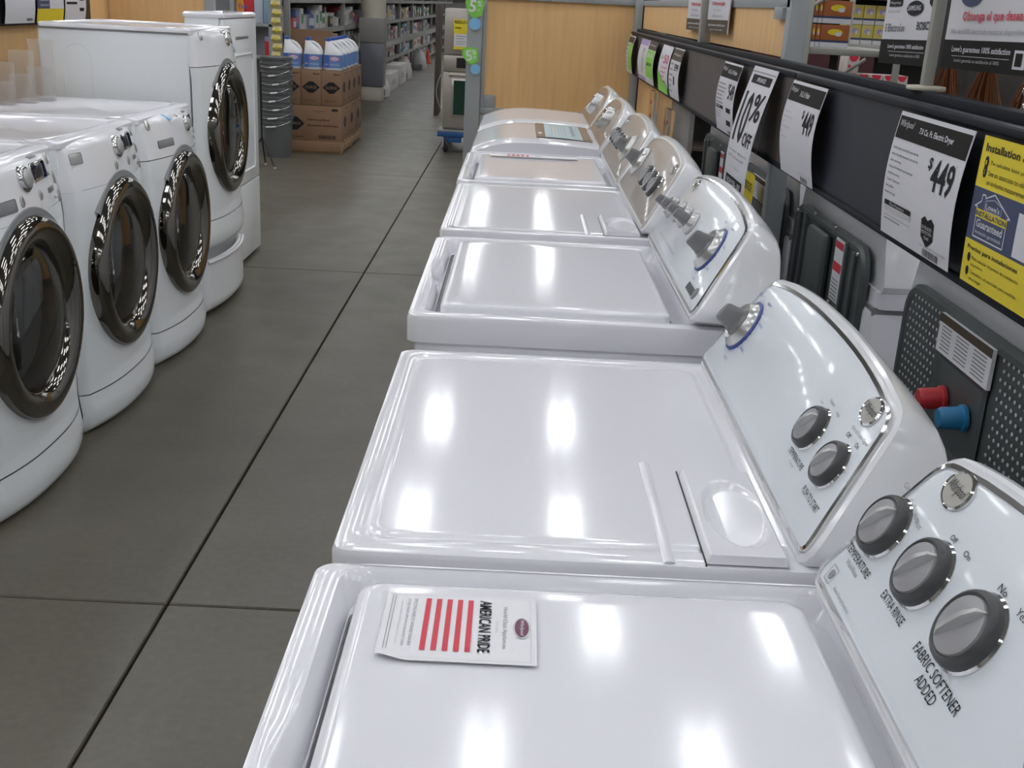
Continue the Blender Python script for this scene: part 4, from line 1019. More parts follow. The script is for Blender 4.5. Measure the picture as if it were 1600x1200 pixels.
# ------------------------------------------------------------------ BACKGROUND LEFT: BUCKETS, BLEACH PALLET, SHELVING
def buckets():
    x, y = -2.215, 10.47
    for k in range(8):
        z = .075*k
        lab = ('lowest grey bucket of the nested stack by the bleach pallet, standing on the floor' if k == 0 else 'grey bucket number %s up the nested stack by the bleach pallet' % ('second', 'third', 'fourth', 'fifth', 'sixth', 'seventh', 'topmost')[k-1])
        r = thing('bucket', lab, 'bucket', (x, y, z), 0, 'nested grey buckets')
        b = MB(); b.lathe([(.0001, .004), (.118, .0), (.120, .004), (.136, .30), (.142, .30), (.143, .315), (.138, .317), (.139, .345), (.147, .345), (.148, .365), (.142, .368), (.136, .36), (.116, .01), (.0001, .008)], (0, 0, 0), n=32, mt=BUCKG); b.build('body', BUCKG, r, smooth=40)
        a0 = -.5+.12*(k % 3)
        h = MB(); pts = [Vector((.145*cos(t), .145*sin(t)-.005, .335-.075*sin((t-pi)*1)**1*1)) for t in [pi+a0+pi*q/16 for q in range(17)]]
        pts = [Vector((.150*cos(pi+pi*q/16+a0), .150*sin(pi+pi*q/16+a0), .330-.055*sin(pi*q/16))) for q in range(17)]
        h.tube(pts, .0022, 6, SATIN); hh = h.build('bail', SATIN, r)
        g = MB(); g.tube(pts[8:12] if k < 2 else pts[9:12], .008, 8, WHITEP); g.build('grip', WHITEP, hh)
    tripod = thing('floor_stand', 'black splayed-leg stand beside the grey buckets, foot on the floor', 'stand', (-2.20, 9.75, 0))
    for a in (-.5, 1.6, 3.7):
        b = MB(); b.tube([(0, 0, .26), (.14*cos(a), .14*sin(a), .01)], .007, 8, BLACK); l_ = b.build('leg', BLACK, tripod)
        c = MB(); c.lathe([(.0001, 0), (.011, 0), (.011, .014), (.0001, .016)], (.14*cos(a), .14*sin(a), 0), n=12, mt=BEIGE); c.build('foot', BEIGE, l_)
    b = MB(); b.tube([(0, 0, .22), (0, 0, .80)], .009, 8, BLACK); b.build('pole', BLACK, tripod)
buckets()

def pallet_group():
    X0, X1, Y0, Y1 = -2.25, -1.675, 10.80, 12.15
    p = thing('pallet', 'wooden pallet under the cartons of bleach', 'pallet', ((X0+X1)/2, (Y0+Y1)/2, 0))
    hx, hy = (X1-X0)/2, (Y1-Y0)/2
    for k in range(8):
        y = -hy+k*(2*hy-.12)/7; b = MB(); b.box(-hx, hx, y, y+.12, .095, .115, PALW, b=.002); b.build('board', PALW, p)
    for x in (-hx, -.02, hx-.04): b = MB(); b.box(x, x+.04, -hy+.001, hy, .018, .094, PALW, b=.002); b.build('stringer', PALW, p)
    for y in (-hy, -.05, hy-.1): b = MB(); b.box(-hx, hx, y, y+.1, 0, .017, PALW, b=.002); b.build('bottom_board', PALW, p)
    b = MB(); b.box(-hx+.002, hx-.002, -hy-.012, -hy-.001, .018, .112, CARD, b=.001); b.build('skirt_board', CARD, p)
    def carton(x0, x1, y0, y1, z0, z1, big, lab, grp, side):
        r = thing('carton', lab, 'carton', ((x0+x1)/2, (y0+y1)/2, z0), 0, grp)
        hx, hy, h = (x1-x0)/2-.0015, (y1-y0)/2-.0015, z1-z0
        b = MB(); b.box(-hx, hx, -hy, hy, .001, h-.001, CARD, b=.004); b.build('box', CARD, r)
        t = MB()
        for face in (0, 1):
            if face == 0: P = lambda u, v, w=0: (-hx+u, -hy-w, v); wd = 2*hx
            else: P = lambda u, v, w=0: (hx+w, -hy+u, v); wd = 2*hy
            if face == 1 and not side: continue
            if face == 0 and y0 > Y0+.05: continue
            cx, cy = (wd*.22, h*.48) if (big and face == 0) else (wd*.5, h*.52)
            rx, ry = (.095, .062) if (big and face == 0) else (min(.085, wd*.44), .052)
            t.poly([(cx-rx, cy), (cx-rx*.25, cy+ry), (cx+rx*.25, cy+ry), (cx+rx, cy), (cx+rx*.25, cy-ry), (cx-rx*.25, cy-ry)], P, INK, .001)
            t.text('CLOROX', cx-rx*.66, cx+rx*.66, cy-.014, cy+.014, P, CARD, True, w=.002)
            if big and face == 0:
                t.text('Disinfecting Bleach', wd*.44, wd*.80, h*.56, h*.63, P, INK, True, w=.001); t.text('Blanqueador Desinfectante', wd*.44, wd*.95, h*.40, h*.47, P, INK, True, w=.001)
                t.text('CLOROX', wd*.18, wd*.36, h*.09, h*.13, P, INK, True, w=.001); barcode(t, P, wd*.62, wd*.90, h*.06, h*.17); t.rect(wd*.84, wd*.94, h*.86, h*.92, P, INK, .001); t.text('Regular', wd*.55, wd*.72, h*.82, h*.86, P, INK, w=.001)
            else:
                t.text('Bleach', wd*.62, wd*.92, h*.88, h*.93, P, INK, True, w=.001); t.text('Blanqueador', wd*.2, wd*.8, h*.12, h*.16, P, INK, w=.001)
        if t.v: t.build('print', INK, r, smooth=0)
        # flap seam
        s = MB(); s.box(-hx, hx, -.001, .001, h-.0012, h-.0005, INK); s.build('flap_seam', INK, r, smooth=0)
    GL, GU = 'lower bleach cartons on the pallet', 'upper bleach cartons on the pallet'
    ys = [Y0, Y0+.45, Y0+.90, Y1]
    for k in range(3):
        carton(X0, X1, ys[k], ys[k+1], .116, .445, True, ('large brown bleach carton at the front of the lower layer', 'large bleach carton in the middle of the lower layer', 'large bleach carton at the back of the lower layer')[k], GL, True)
    w = (X1-X0)/3
    for i in range(3):
        for k in range(4):
            yy = Y0+k*(Y1-Y0)/4
            carton(X0+i*w, X0+(i+1)*w, yy, yy+(Y1-Y0)/4, .446, .768, False, '%s upper bleach carton, %s of the pallet' % (('left', 'middle', 'right')[i], ('front row', 'second row', 'third row', 'back row')[k]), GU, i == 2)
    # bottles
    first = None
    def bottle(x, y, lab):
        nonlocal first
        if first is None:
            r = thing('bleach_bottle', lab, 'bottle', (x, y, .769), 0, 'white bleach bottles on top of the cartons')
            b = MB(); L = []
            for z, sx, sy, cx in ((0, .078, .052, 0), (.006, .086, .058, 0), (.02, .088, .060, 0), (.145, .088, .060, 0), (.165, .084, .058, 0), (.19, .070, .05, -.012), (.215, .052, .040, -.028), (.24, .036, .03, -.042), (.262, .026, .024, -.050), (.268, .024, .022, -.050)):
                L.append([(cx+sx*abs(cos(t))**.75*(1 if cos(t) > 0 else -1), sy*abs(sin(t))**.75*(1 if sin(t) > 0 else -1), z) for t in [2*pi*q/24 for q in range(24)]])
            b.loft(L, mt=WHITEP); b.build('body', WHITEP, r, smooth=50)
            h = MB(); h.tube([(-.03, 0, .250), (.0, 0, .247), (.035, 0, .228), (.060, 0, .200), (.074, 0, .170), (.078, 0, .145)], [.013, .014, .015, .016, .017, .014], 10, WHITEP); h.build('handle', WHITEP, r, smooth=60)
            c = MB(); c.lathe([(.025, .262), (.027, .266), (.027, .288), (.024, .292), (.0001, .292)], (-.050, 0, 0), n=20, mt=BLUEP); c.build('cap', BLUEP, r)
            l = MB(); rr = 1.012
            L = []
            for z in (.025, .142):
                L.append([(.088*rr*abs(cos(t))**.75*(1 if cos(t) > 0 else -1), .060*rr*abs(sin(t))**.75*(1 if sin(t) > 0 else -1), z) for t in [2*pi*q/32 for q in range(32)]])
            l.loft(L, False, False, mt=LABBL)
            P = lambda u, v, w=0: (u, -.0610-w, v)
            l.rect(-.075, -.035, .026, .141, P, BLUEP, .001); l.oval(.018, .108, .045, .020, P, PINKP, .0014); l.oval(.018, .108, .038, .015, P, PAPER, .002); l.text('CLOROX', -.012, .048, .100, .116, P, BLUEP, True, w=.003)
            l.text('REGULAR', -.02, .06, .05, .06, P, PAPER, w=.002); l.text('BLEACH', -.07, -.04, .05, .065, P, PAPER, w=.003)
            l.build('label', LABBL, r, smooth=40); first = r
            return r
        c = copy_tree(first); c.location = (x, y, .769); c['label'] = lab; return c
    for i, x in enumerate((-2.145, -1.950, -1.760)):
        bottle(x, Y0+.08, '%s white bleach bottle in the front row on the cartons' % ('leftmost', 'middle', 'right-hand')[i])
    for k in range(1, 5):
        bottle(-1.760, Y0+.08+.25*k, 'white bleach bottle at the right edge, %s behind the front one' % ('first', 'second', 'third', 'last')[k-1])
    r = thing('carton', 'large open brown carton standing behind the bleach bottles', 'carton', (-2.12, 11.85, .769))
    b = MB(); b.box(-.20, .22, -.16, .16, 0, .30, CARD, b=.004); b.build('box', CARD, r); f = MB(); f.box(-.20, .22, -.175, -.165, .16, .335, CARD); f.build('flap', CARD, r, smooth=0)
LABBL = mat('bleach_label_blue', (.13, .24, .50), .4)
pallet_group()

# shelving along the left side of the far aisle
PC = [(.55, .53, .50), (.40, .40, .42), (.20, .20, .22), (.06, .06, .07), (.40, .06, .05), (.08, .12, .30), (.04, .20, .13), (.50, .40, .12), (.62, .60, .58), (.35, .25, .16), (.45, .50, .58), (.30, .10, .18)]
PMATS = [mat('product_colour_%d' % i, c, .5) for i, c in enumerate(PC)]
PCN = ['off-white', 'grey', 'dark grey', 'black', 'red', 'blue', 'green', 'ochre', 'white', 'brown', 'pale blue', 'plum']
TAGM = mat('shelf_price_tag', (.62, .62, .58), .5)
SX = -2.40
LEVELS = (.10, .40, .715, 1.055, 1.40)
ORD = ['first', 'second', 'third', 'fourth', 'fifth', 'sixth', 'seventh', 'eighth', 'ninth', 'tenth', 'eleventh', 'twelfth', 'thirteenth', 'fourteenth', 'fifteenth', 'sixteenth', 'seventeenth', 'eighteenth', 'nineteenth', 'twentieth']
NTH = ['nearest', 'second', 'third', 'fourth', 'fifth', 'sixth', 'seventh', 'eighth', 'ninth', 'tenth']
nprod = 0
def shelf_bay(k, y0, y1):
    global nprod
    D = .55; hy = (y1-y0)/2
    r = thing('shelf_unit', '%s grey steel shelving bay along the far left aisle' % NTH[k], 'shelving', (SX, (y0+y1)/2, 0), 0, 'grey shelving bays along the far aisle')
    for s in (-1, 1):
        if s == 1 and k < 9: continue
        b = MB(); b.box(-.06, 0, s*hy-.035, s*hy+.035, 0, 2.2, SHELFG, b=.004); b.build('upright', SHELFG, r)
    b = MB(); b.box(-D-.02, -D, -hy, hy, 0, 2.2, DARKSH); b.build('back_panel', DARKSH, r, smooth=0)
    for z in LEVELS+(1.75,):
        b = MB(); b.box(-D, -.002, -hy+.036, hy-.036, z-.012, z, SHELFG); b.box(-.012, .006, -hy+.036, hy-.036, z-.055, z+.004, SHELFG); s = b.build('shelf', SHELFG, r, smooth=0)
    # price tags on the lip under the .715 board
    for q in range(7):
        t = MB(); yy = -hy+.25+q*(2*hy-.5)/6; t.box(.007, .055, yy-.003, yy+.003, .715-.10, .715-.02, TAGM); t.build('price_tag', TAGM, r, smooth=0)
    # products
    for li, z in enumerate(LEVELS[:4]):
        y = y0+.10; cnt = 0
        cap = (.27, .27, .30, .28)[li]
        while y < y1-.15:
            far = (y0-11)/24
            kind = random.random(); c = random.randrange(len(PC)); c = c if random.random() > .35 else random.choice((0, 1, 8, 2))
            wd = random.uniform(.10, .24)*(1+far*1.3); h = random.uniform(.45, .95)*cap; dp = random.uniform(.12, .3); wd = min(wd, .42)
            if y+wd > y1-.05: break
            if nprod >= 285: return
            b = MB(); M_ = PMATS[c]
            if kind < .55:
                b.box(-dp, 0, -wd/2, wd/2, 0, h, M_, b=.004); acc = PMATS[(c+3+li) % len(PC)]
                b.box(0, .002, -wd*.38, wd*.38, h*.3, h*.75, acc); nm, wn = 'product_box', 'box'
            elif kind < .85:
                rr = min(wd/2, .075); b.lathe([(.0001, 0), (rr, 0), (rr, h*.62), (rr*.85, h*.70), (rr*.4, h*.82), (rr*.4, h), (.0001, h)], (-rr, 0, 0), n=14, mt=M_); b.lathe([(rr*1.01, h*.15), (rr*1.01, h*.5)], (-rr, 0, 0), n=14, mt=PMATS[(c+5) % len(PC)]); nm, wn = 'product_bottle', 'bottle'; wd = rr*2
            else:
                rr = min(wd/2, .08); b.lathe([(.0001, 0), (rr, 0), (rr*1.05, h*.6), (rr*1.12, h*.62), (rr*1.12, h*.68), (.0001, h*.7)], (-rr*1.1, 0, 0), n=14, mt=M_); nm, wn = 'product_tub', 'tub'; wd = rr*2.2
            o = b.build(nm, M_, None, smooth=40); o.location = (SX-.03-random.uniform(0, .05), y+wd/2, z+.0005)
            cnt += 1
            tag(o, '%s %s, %s from near end, %s board of the %s far-aisle bay' % (PCN[c], wn, ORD[min(cnt-1, 19)], ('lowest', 'second', 'third', 'fourth')[li], NTH[k]), wn, '%s products on the %s board, %s bay' % (wn, ('lowest', 'second', 'third', 'fourth')[li], NTH[k])); nprod += 1
            y += wd+random.uniform(.01, .06)
DARKSH = mat('dark_shelf_back', (.035, .035, .035), .7)
yb = [12.05, 15.75, 17.65, 20.3, 22.9, 25.6, 28.3, 31.0, 33.7, 36.4, 39.5]
for k in range(10): shelf_bay(k, yb[k], yb[k+1])
b = MB(); b.box(-8, 2.5, 41, 41.4, 0, 3, PMATS[1]); 
far = thing('shelf_unit', 'pale shelving closing the far end of the aisle', 'shelving', (0, 41, 0))
b = MB(); b.box(-6, 1.5, .3, .34, 0, 2.2, WALLG); b.build('back_panel', WALLG, far, smooth=0)
for z in (.1, .6, 1.1, 1.6): b = MB(); b.box(-6, 1.5, -.1, .3, z-.03, z, SHELFG); b.build('shelf', SHELFG, far, smooth=0)
# left end-cap shelf behind the tall cabinet
def endcap():
    r = thing('shelf_unit', 'grey shelf end cap behind the tall white cabinet, holding detergent boxes', 'shelving', (-2.75, 11.25, 0))
    b = MB(); b.box(-.50, .36, .35, .37, 0, 2.1, STEELG); b.build('back_panel', STEELG, r, smooth=0)
    for x in (-.05, .32): b = MB(); b.box(x-.02, x+.02, .0, .04, 0, 2.1, STEELG, b=.003); b.build('upright', STEELG, r)
    for z in (.85, 1.15, 1.60): b = MB(); b.box(-.5, .36, 0, .35, z-.03, z, STEELG, b=.003); b.build('shelf', STEELG, r)
    def bx(lab, x0, x1, y0, y1, z0, z1, M_, deco=None):
        o = thing('detergent_box', lab, 'box', ((x0+x1)/2, y0, z0)); hx = (x1-x0)/2; h = z1-z0
        b = MB(); b.box(-hx, hx, 0, y1-y0, 0, h, M_, b=.004); b.build('box', M_, o)
        P = lambda u, v, w=0: (u, -w, v)
        if deco: t = MB(); deco(t, P, hx, h); t.build('print', M_, o, smooth=0)
    def tide(t, P, hx, h):
        t.oval(-hx*.55, h*.45, hx*.42, h*.38, P, YELLOW, .001); t.oval(-hx*.55, h*.45, hx*.34, h*.30, P, ORNG, .002); t.text('Tide', -hx*.8, hx*.3, h*.38, h*.55, P, BLUEP, True, w=.003)
    bx('red detergent box with a yellow-ringed logo, left on the end-cap shelf', -2.765, -2.60, 11.30, 11.45, 1.19, 1.42, REDPL, tide)
    bx('grey-blue carton beside the red detergent box', -2.595, -2.51, 11.30, 11.45, 1.152, 1.42, PMATS[10])
    bx('pale blue carton at the right of the end-cap shelf', -2.505, -2.43, 11.30, 11.45, 1.152, 1.42, mat('sky_box', (.28, .42, .55), .5))
    bx('red and violet pack on the lower end-cap board', -2.50, -2.43, 11.30, 11.40, .852, 1.03, REDPL, lambda t, P, hx, h: t.rect(-hx, hx, h*.75, h, P, PURP, .002))
    bx('white carton under the red detergent box', -2.765, -2.60, 11.30, 11.5, 1.152, 1.188, PAPER)
endcap()
def strip():
    r = thing('hanging_clip_strip', 'hanging strip of small yellow packets above the grey buckets', 'display strip', (-2.335, 11.05, .80))
    b = MB(); b.box(-.012, .012, .012, .015, 0, .75, SATIN); b.build('strip', SATIN, r, smooth=0)
    for k in range(9):
        p = MB(); z = .03+.078*k; off = .012*(k % 2)
        p.loft([[(-.042+off, .006, z), (.042+off, .006, z), (.042+off, -.004, z), (-.042+off, -.004, z)], [(-.046+off, .01, z+.04), (.046+off, .01, z+.04), (.046+off, -.022, z+.035), (-.046+off, -.022, z+.035)], [(-.040+off, .008, z+.075), (.040+off, .008, z+.075), (.040+off, .0, z+.075), (-.040+off, .0, z+.075)]], mt=PACKY)
        pk = p.build('packet', PACKY, r, smooth=0)
        q = MB(); P = lambda u, v, w=0: (u+off, -.0235-w, z+.038+v*.4); q.oval(.0, .0, .022, .03, P, YELLOW, .001); q.build('emblem', YELLOW, pk, smooth=0)
PACKY = mat('pale_yellow_packet', (.52, .44, .20), .4)
strip()
# clear display column and buckets in the aisle
def aisle_bits():
    r = thing('display_column', 'translucent floor display column before the far shelving', 'display', (-2.16, 16.9, 0))
    b = MB(); b.box(-.15, .15, -.15, .15, .0, .20, BEIGE, b=.01); b.build('base', BEIGE, r)
    b = MB(); b.box(-.17, .17, -.17, .17, .20, .82, mat('hazy_wrap', (.15, .155, .18), .25), b=.02); b.build('body', MATS['hazy_wrap'], r)
    b = MB(); b.box(-.18, .18, -.18, .18, .82, 1.16, WALLG, b=.01); b.build('upper_bin', WALLG, r)
    b = MB(); b.lathe([(.0001, 1.16), (.17, 1.16), (.19, 1.43), (.20, 1.44), (.0001, 1.44)], (0, 0, 0), n=24, mt=mat('cream_bucket', (.55, .52, .42), .5)); b.build('cream_bucket', MATS['cream_bucket'], r)
    for k, (y, x) in enumerate(((16.6, -2.22), (16.9, -1.97))):
        pass
    r = thing('floor_cone', 'orange-red cone far down the aisle', 'cone', (-2.22, 27.6, 0))
    b = MB(); b.box(-.09, .09, -.09, .09, 0, .03, ORNR, b=.01); b.build('base', ORNR, r); b = MB(); b.lathe([(.07, .03), (.03, .30), (.0001, .31)], (0, 0, 0), n=16, mt=ORNR); b.build('cone', ORNR, r)
    for k, (x, y, s, c, lb) in enumerate(((-2.1, 17.6, .20, 8, 'white bag with dark foot on the floor by the display column'), (-2.28, 14.1, .20, 8, 'white sack slumped at the foot of the nearest shelving bay'), (-2.2, 21.8, .28, 0, 'pale sack standing at the foot of the far shelving'), (-2.2, 25, .3, 1, 'grey sack on the floor further down the aisle'))):
        r = thing('sack', lb, 'bag', (x, y, 0)); b = MB(); L = []
        for z, q in ((0, .9), (.05, 1), (.16, .95), (.26, .7), (.33, .35), (.36, .38)):
            L.append([(s*.5*q*abs(cos(t))**.8*(1 if cos(t) > 0 else -1)+.02*sin(3*t), s*.7*q*sin(t), z*s*4) for t in [2*pi*w/16 for w in range(16)]])
        b.loft(L, mt=PMATS[c]); b.build('body', PMATS[c], r, smooth=60)
        b = MB(); b.box(-s*.3, s*.3, -s*.8, -s*.72, .03, .12, PMATS[2]); b.build('print_panel', PMATS[2], r, smooth=0)
    for k, (y, w, h) in enumerate(((19.2, 1.2, .28), (20.6, 1.1, .34))):
        r = thing('long_carton', ('nearer' if k == 0 else 'farther')+' long white carton on the floor against the shelving', 'carton', (-2.22, y, 0)); b = MB(); b.box(-.13, .13, -w/2, w/2, 0, h, PMATS[8], b=.005); b.build('box', PMATS[8], r); b = MB(); b.box(.13, .132, -w*.3, w*.1, h*.3, h*.6, PMATS[1]); b.build('print', PMATS[1], r, smooth=0)
ORNR = mat('orange_red_plastic', (.60, .09, .03), .5)
aisle_bits()

# ------------------------------------------------------------------ OVEN ON A BLUE CART
def oven_cart():
    y0 = 11.34
    c = thing('platform_cart', 'blue platform cart on black casters carrying the stainless double oven', 'cart', (-.36, y0+.45, 0))
    b = MB(); b.box(-.44, .50, -.45, .50, .155, .205, CARTB, b=.006); b.build('frame', CARTB, c)
    for k in range(6): b = MB(); b.box(-.44, .50, -.45+.17*k, -.35+.17*k, .206, .225, STEELG, b=.003); b.build('deck_slat', STEELG, c)
    b = MB(); b.box(-.38, -.20, -.44, -.30, .10, .155, CARTB, b=.004); b.build('caster_block', CARTB, c)
    for x, y in ((-.36, -.42), (.42, -.42), (-.36, .42), (.42, .42)):
        f = MB(); f.box(x-.025, x-.018, y-.02, y+.02, .05, .155, WHITEP); f.box(x+.018, x+.025, y-.02, y+.02, .05, .155, WHITEP); k = f.build('caster_fork', WHITEP, c, smooth=0)
        w = MB(); w.lathe([(.0001, -.017), (.05, -.017), (.064, -.010), (.064, .010), (.05, .017), (.0001, .017)], (x, y, .064), (1, .35, 0), n=28, mt=RUBBER); w.build('wheel', RUBBER, k)
    o = thing('double_wall_oven', 'stainless steel double wall oven on the blue cart', 'oven', (-.36, y0, .226))
    b = MB(); b.box(-.395, .42, .03, .62, 0, 1.15, STAIN, b=.006); b.build('body', STAIN, o)
    d = MB(); d.box(-.395, .42, .0, .03, .02, .555, STAIN, b=.006); dr = d.build('lower_door', STAIN, o)
    g = MB(); g.box(-.31, .36, -.006, .0, .13, .50, SATIN, b=.003); g.build('window_frame', SATIN, dr); g = MB(); g.box(-.29, .34, -.009, -.004, .15, .48, OVENG); g.build('window', OVENG, dr, smooth=0)
    h = MB(); h.tube([(-.33, 0, .525), (-.33, -.05, .535), (.37, -.05, .535), (.37, 0, .525)], .012, 10, STAIN); h.build('handle', STAIN, dr)
    d = MB(); d.box(-.395, .42, .005, .03, .565, .715, STAIN, b=.005); p = d.build('control_band', STAIN, o); g = MB(); g.box(-.27, .30, -.001, .006, .60, .695, BLACK); g.build('display', BLACK, p, smooth=0)
    d = MB(); d.box(-.395, .42, .0, .03, .725, 1.145, STAIN, b=.006); dr = d.build('upper_door', STAIN, o); g = MB(); g.box(-.30, .34, -.005, .0, .80, 1.05, MGREY); g.build('window', MGREY, dr, smooth=0)
    def pap(lab, x0, x1, z0, z1):
        P = lambda u, v, w=0: (u, y0-.012-w, v)
        b = MB(); b.box(x0, x1, y0-.012, y0-.010, z0, z1, YELLOW); q = b.build('notice_sheet', YELLOW, None, smooth=0); tag(q, lab, 'notice'); hh = z1-z0; w = x1-x0
        t = MB(); t.rect(x0+.004, x1-.004, z0+hh*.1, z0+hh*.52, P, PAPERS, .001); t.text('REDUCED', x0+w*.05, x1-w*.05, z1-hh*.14, z1-hh*.04, P, INK, True, w=.001); t.text('1749.00', x0+w*.05, x0+w*.4, z1-hh*.32, z1-hh*.25, P, INK, True, w=.001)
        for k in range(4): t.rect(x0+w*.15, x0+w*(.6+.08*(k % 2)), z0+hh*(.18+.085*k), z0+hh*(.20+.085*k), P, INKG, .002)
        t.build('print', INK, q, smooth=0)
    pap('yellow and white reduced-price notice on the upper oven door', -.665, -.49, 1.0, 1.28)
    pap('yellow and white notice on the lower oven window, cut by the partition post', -.487, -.36, .37, .66)
    # dark packing board and cable loop
    k = thing('packing_board', 'tall brown-black packing board standing upright well behind the oven', 'packaging', (-1.10, y0+4.0, 0)); b = MB(); b.box(-.02, .03, -.25, .30, 0, 1.40, DARKBR, b=.004); b.build('board', DARKBR, k)
    b = MB(); b.tube([(-.758-.07*sin(pi*q/12), y0+.10, .80-.42*q/12) for q in range(13)], .005, 8, POSTM); tag(b.build('cable_loop', POSTM, None), 'grey cable loop hanging off the left side of the oven', 'cable')
DARKBR = mat('dark_brown_board', (.075, .055, .045), .8)
oven_cart()
def price_flag(lab, x, z, s, rot, Y=6.445, front=True):
    """green pentagon tag reading 5% and a small blue disc"""
    r = thing('discount_tag', lab, 'tag', (x, Y-.012, z), 0)
    r.rotation_euler = (0, rot, 0)
    P = lambda u, v, w=0: (u*s, -w, v*s)
    def pent(k): return [(-.5*k, .15*k), (-.32*k, -.32*k), (0, -.58*k), (.42*k, -.38*k), (.5*k, .30*k), (.1*k, .5*k), (-.42*k, .5*k)]
    b = MB(); b.loft([[P(a, c, 0) for a, c in pent(1)], [P(a, c, .002) for a, c in pent(1)]], mt=GREENP); b.build('tag_card', GREENP, r, smooth=0)
    t = MB()
    if front: t.poly(pent(.80), P, GREENL, .003)
    t.text('5', -.28, .08, -.28, .32, P, PAPER, True, w=.004); t.text('%', .12, .36, .05, .32, P, PAPER, True, w=.004); t.text('off', .12, .32, -.2, -.05, P, PAPER, w=.004); t.build('lettering', PAPER, r, smooth=0)
    d = MB(); d.lathe([(.0001, .001), (.30*s, .001), (.30*s, .003), (.0001, .003)], P(.15, -.82, 0), (0, -1, 0), n=24, mt=LBLUE); d.build('blue_disc', LBLUE, r, smooth=20)
GREENL = mat('bright_green', (.30, .75, .15), .45)
price_flag('green five percent tag with blue disc at the top of the grey partition post', -.268, 1.423, .107, .12, front=False)
price_flag('lower bright green five percent tag above a blue disc on the grey partition post', -.280, 1.165, .092, -.2)

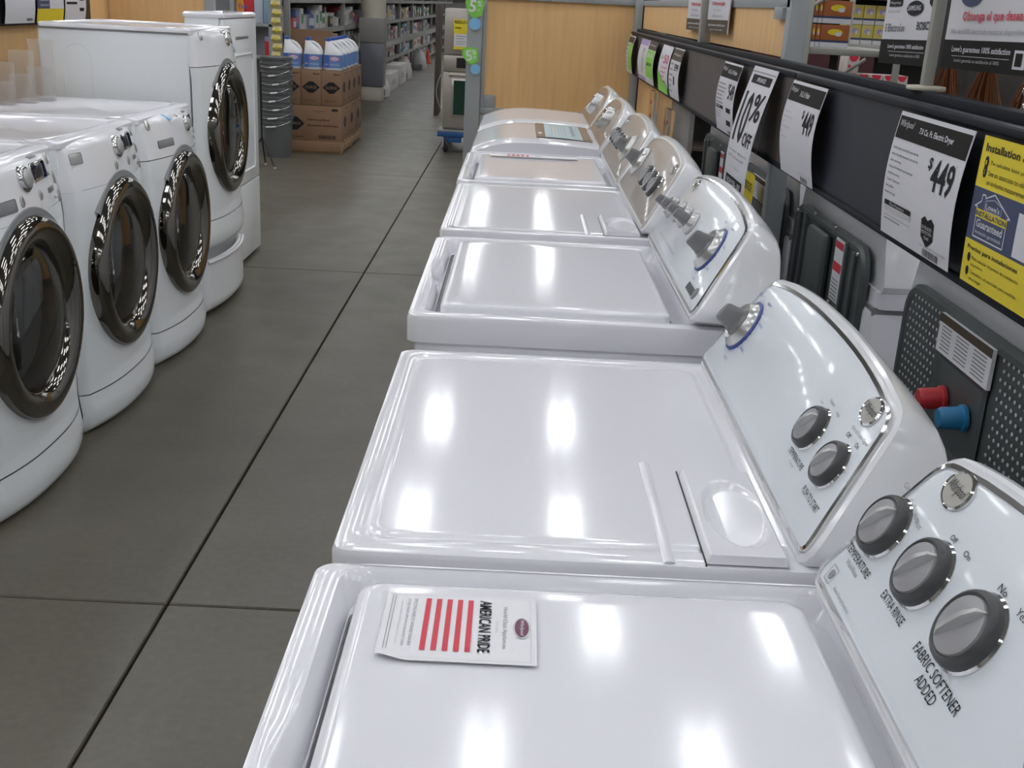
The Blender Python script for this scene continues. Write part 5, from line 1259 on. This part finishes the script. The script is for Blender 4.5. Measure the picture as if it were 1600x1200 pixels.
# ------------------------------------------------------------------ BEYOND THE RAIL, RIGHT
def right_aisle():
    Y = 6.2
    def rack(lab, x0, x1, y, z, boards):
        r = thing('wire_rack', lab, 'shelving', (x0, y, 0)); w = x1-x0
        for x in (0, w): b = MB(); b.box(x-.012, x+.012, -.21, -.18, 0, 1.56, POSTM, b=.003); b.build('upright', POSTM, r)
        for zz in boards:
            b = MB(); b.box(0, w, -.40 if zz < 1.2 else -.18, .40, zz-.028, zz, POSTM, b=.004); b.build('shelf', POSTM, r)
        for k in range(7): b = MB(); b.tube([(0, .36, .75+.06*k), (w, .36, .75+.06*k)], .003, 6, POSTM); b.build('wire', POSTM, r)
        return r
    rack('grey rack holding yellow boxes beyond the sign rail', 1.70, 2.35, 6.3, 0, (1.335, 1.62, 1.11))
    rack('near wire rack stub holding brown boxes beyond the maple panel', 1.22, 1.62, 5.2, 0, (1.335,))
    b = MB(); b.tube([(1.08, 5.1, 1.40), (1.40, 5.1, 1.60)], .008, 8, POSTM); tag(b.build('diagonal_brace', POSTM, None), 'pale diagonal brace rod left of the brown boxes', 'brace')
    b = MB(); b.tube([(1.42, 5.6, 1.10), (1.66, 5.6, 1.28)], .008, 8, POSTM); tag(b.build('diagonal_brace', POSTM, None), 'lower diagonal brace rod under the yellow boxes', 'brace')
    def pbox(lab, x, y, z, w, d, h, M_, band, pic, grp, rz=0):
        r = thing('coffee_box', lab, 'box', (x, y, z), rz, grp)
        b = MB(); b.box(0, w, 0, d, 0, h, M_, b=.002); b.build('box', M_, r)
        P = lambda u, v, w_=0: (u, -w_, v)
        t = MB(); t.rect(.0, w, h*.0, h*.22, P, PAPERS, .001); t.rect(0, w, h*.22, h*.32, P, NAVY, .001); t.oval(w*.5, h*.68, w*.26, h*.14, P, pic, .001); t.oval(w*.62, h*.60, w*.12, h*.10, P, PAPERS, .002); t.build('print', M_, r, smooth=0)
    YB = mat('yellow_box', (.58, .48, .12), .5); OB = mat('orange_brown_box', (.34, .10, .025), .5); WB = mat('white_box', (.52, .48, .45), .5)
    for row, z in ((0, 1.336), (1, 1.436)):
        for k in range(6): pbox('yellow coffee box, %s in the %s row on the grey rack' % (('first', 'second', 'third', 'fourth', 'fifth', 'sixth')[k], ('lower', 'upper')[row]), 1.735+.0655*k, 6.22, z, .062, .2, .098, YB, None, PURP, 'yellow boxes on the rack beyond the rail')
        for k in range(4): pbox('orange-brown coffee box, %s from the left in the %s row' % (('first', 'second', 'third', 'fourth')[k], ('lower', 'upper')[row]), 1.245+.020*k if k < 3 else 1.305, 5.12, z, .018 if k < 3 else .125, .15, .095, OB, None, YELLOW, 'orange-brown boxes on the near rack')
    def wbox(lab, x, z):
        r = thing('white_carton', lab, 'box', (x, 5.93, z), 0, 'white red-topped boxes low on the rack')
        b = MB(); b.box(0, .060, 0, .15, 0, .085, WB, b=.002); b.build('box', WB, r); P = lambda u, v, w_=0: (u, -w_, v)
        t = MB(); t.poly([(.03+.024*cos(a), .085-.028*abs(sin(a))) for a in [pi*q/10 for q in range(11)]], P, RED, .001); t.oval(.012, .035, .008, .008, P, RED, .001); t.build('print', RED, r, smooth=0)
    for k in range(5): wbox('white box with red top, %s from the left in the bottom row' % ('first', 'second', 'third', 'fourth', 'fifth')[k], 1.665+.066*k, 1.1105)
    wbox('single white red-topped box stacked above the bottom row', 1.668, 1.197)
    # dark shelving behind
    r = thing('shelf_unit', 'dark shelving far behind the coffee boxes', 'shelving', (2.0, 8.4, 0))
    b = MB(); b.box(-1.6, 9, .5, .55, 0, 2.6, DARKIN); b.build('back_panel', DARKIN, r, smooth=0)
    for z in (.5, .9, 1.3, 1.36, 1.46, 1.62): b = MB(); b.box(-1.0, 9, 0, .5, z-.02, z, DARKBR); b.build('shelf', DARKBR, r, smooth=0)
    for x in (-1.0, 3, 7): b = MB(); b.box(x-.03, x+.03, -.02, .0, 0, 2.6, SHELFG); b.build('upright', SHELFG, r, smooth=0)
    for k, x in enumerate((1.45, 1.72, 2.0)):
        r = thing('maroon_board', '%s deep maroon board low behind the wire rack' % ('left', 'middle', 'right')[k], 'board', (x, 7.3, .0)); b = MB(); b.box(0, .22, 0, .04, .0, 1.30, MAROON, b=.003); b.build('board', MAROON, r)
    # black cabinet with bristly brooms, at the right
    r = thing('dark_cabinet', 'tall black appliance cabinet behind the hanging signs', 'cabinet', (1.55, 3.5, 0)); b = MB(); b.box(.0, .9, -1.6, .9, 0, 1.9, BLACK, b=.01); b.build('body', BLACK, r); b = MB(); b.box(-.02, 0, -1.58, .88, .06, 1.88, BLACK, b=.006); b.build('door', BLACK, r)
    b = MB(); b.box(.0, .5, -.035, 0, .1, 1.85, MGREY) if False else None
    for k, (x, y) in enumerate(((1.30, 3.52), (1.30, 3.22), (1.30, 2.92))):
        r = thing('broom_head', ('leftmost', 'middle', 'rightmost')[k]+' orange-brown bristle head hanging before the black cabinet behind the signs', 'broom', (x, y, 1.30))
        b = MB(); b.tube([(0, 0, .05), (0, 0, .34)], .012, 8, STRAW); b.build('handle', STRAW, r)
        b = MB()
        for q in range(60):
            a = random.uniform(0, 2*pi); rr = random.uniform(.0, .028); e = random.uniform(.7, 1.6)
            b.tube([(rr*cos(a)*.5, rr*sin(a)*.6, .06), (rr*cos(a)*1.3, rr*sin(a)*1.8*e, -.02), (rr*cos(a)*1.6, rr*sin(a)*3.6*e, -.09-.03*random.random())], .0022, 3, STRAW, caps=False)
        o = b.build('bristles', STRAW, r, smooth=0); o['kind'] = 'stuff'
right_aisle()
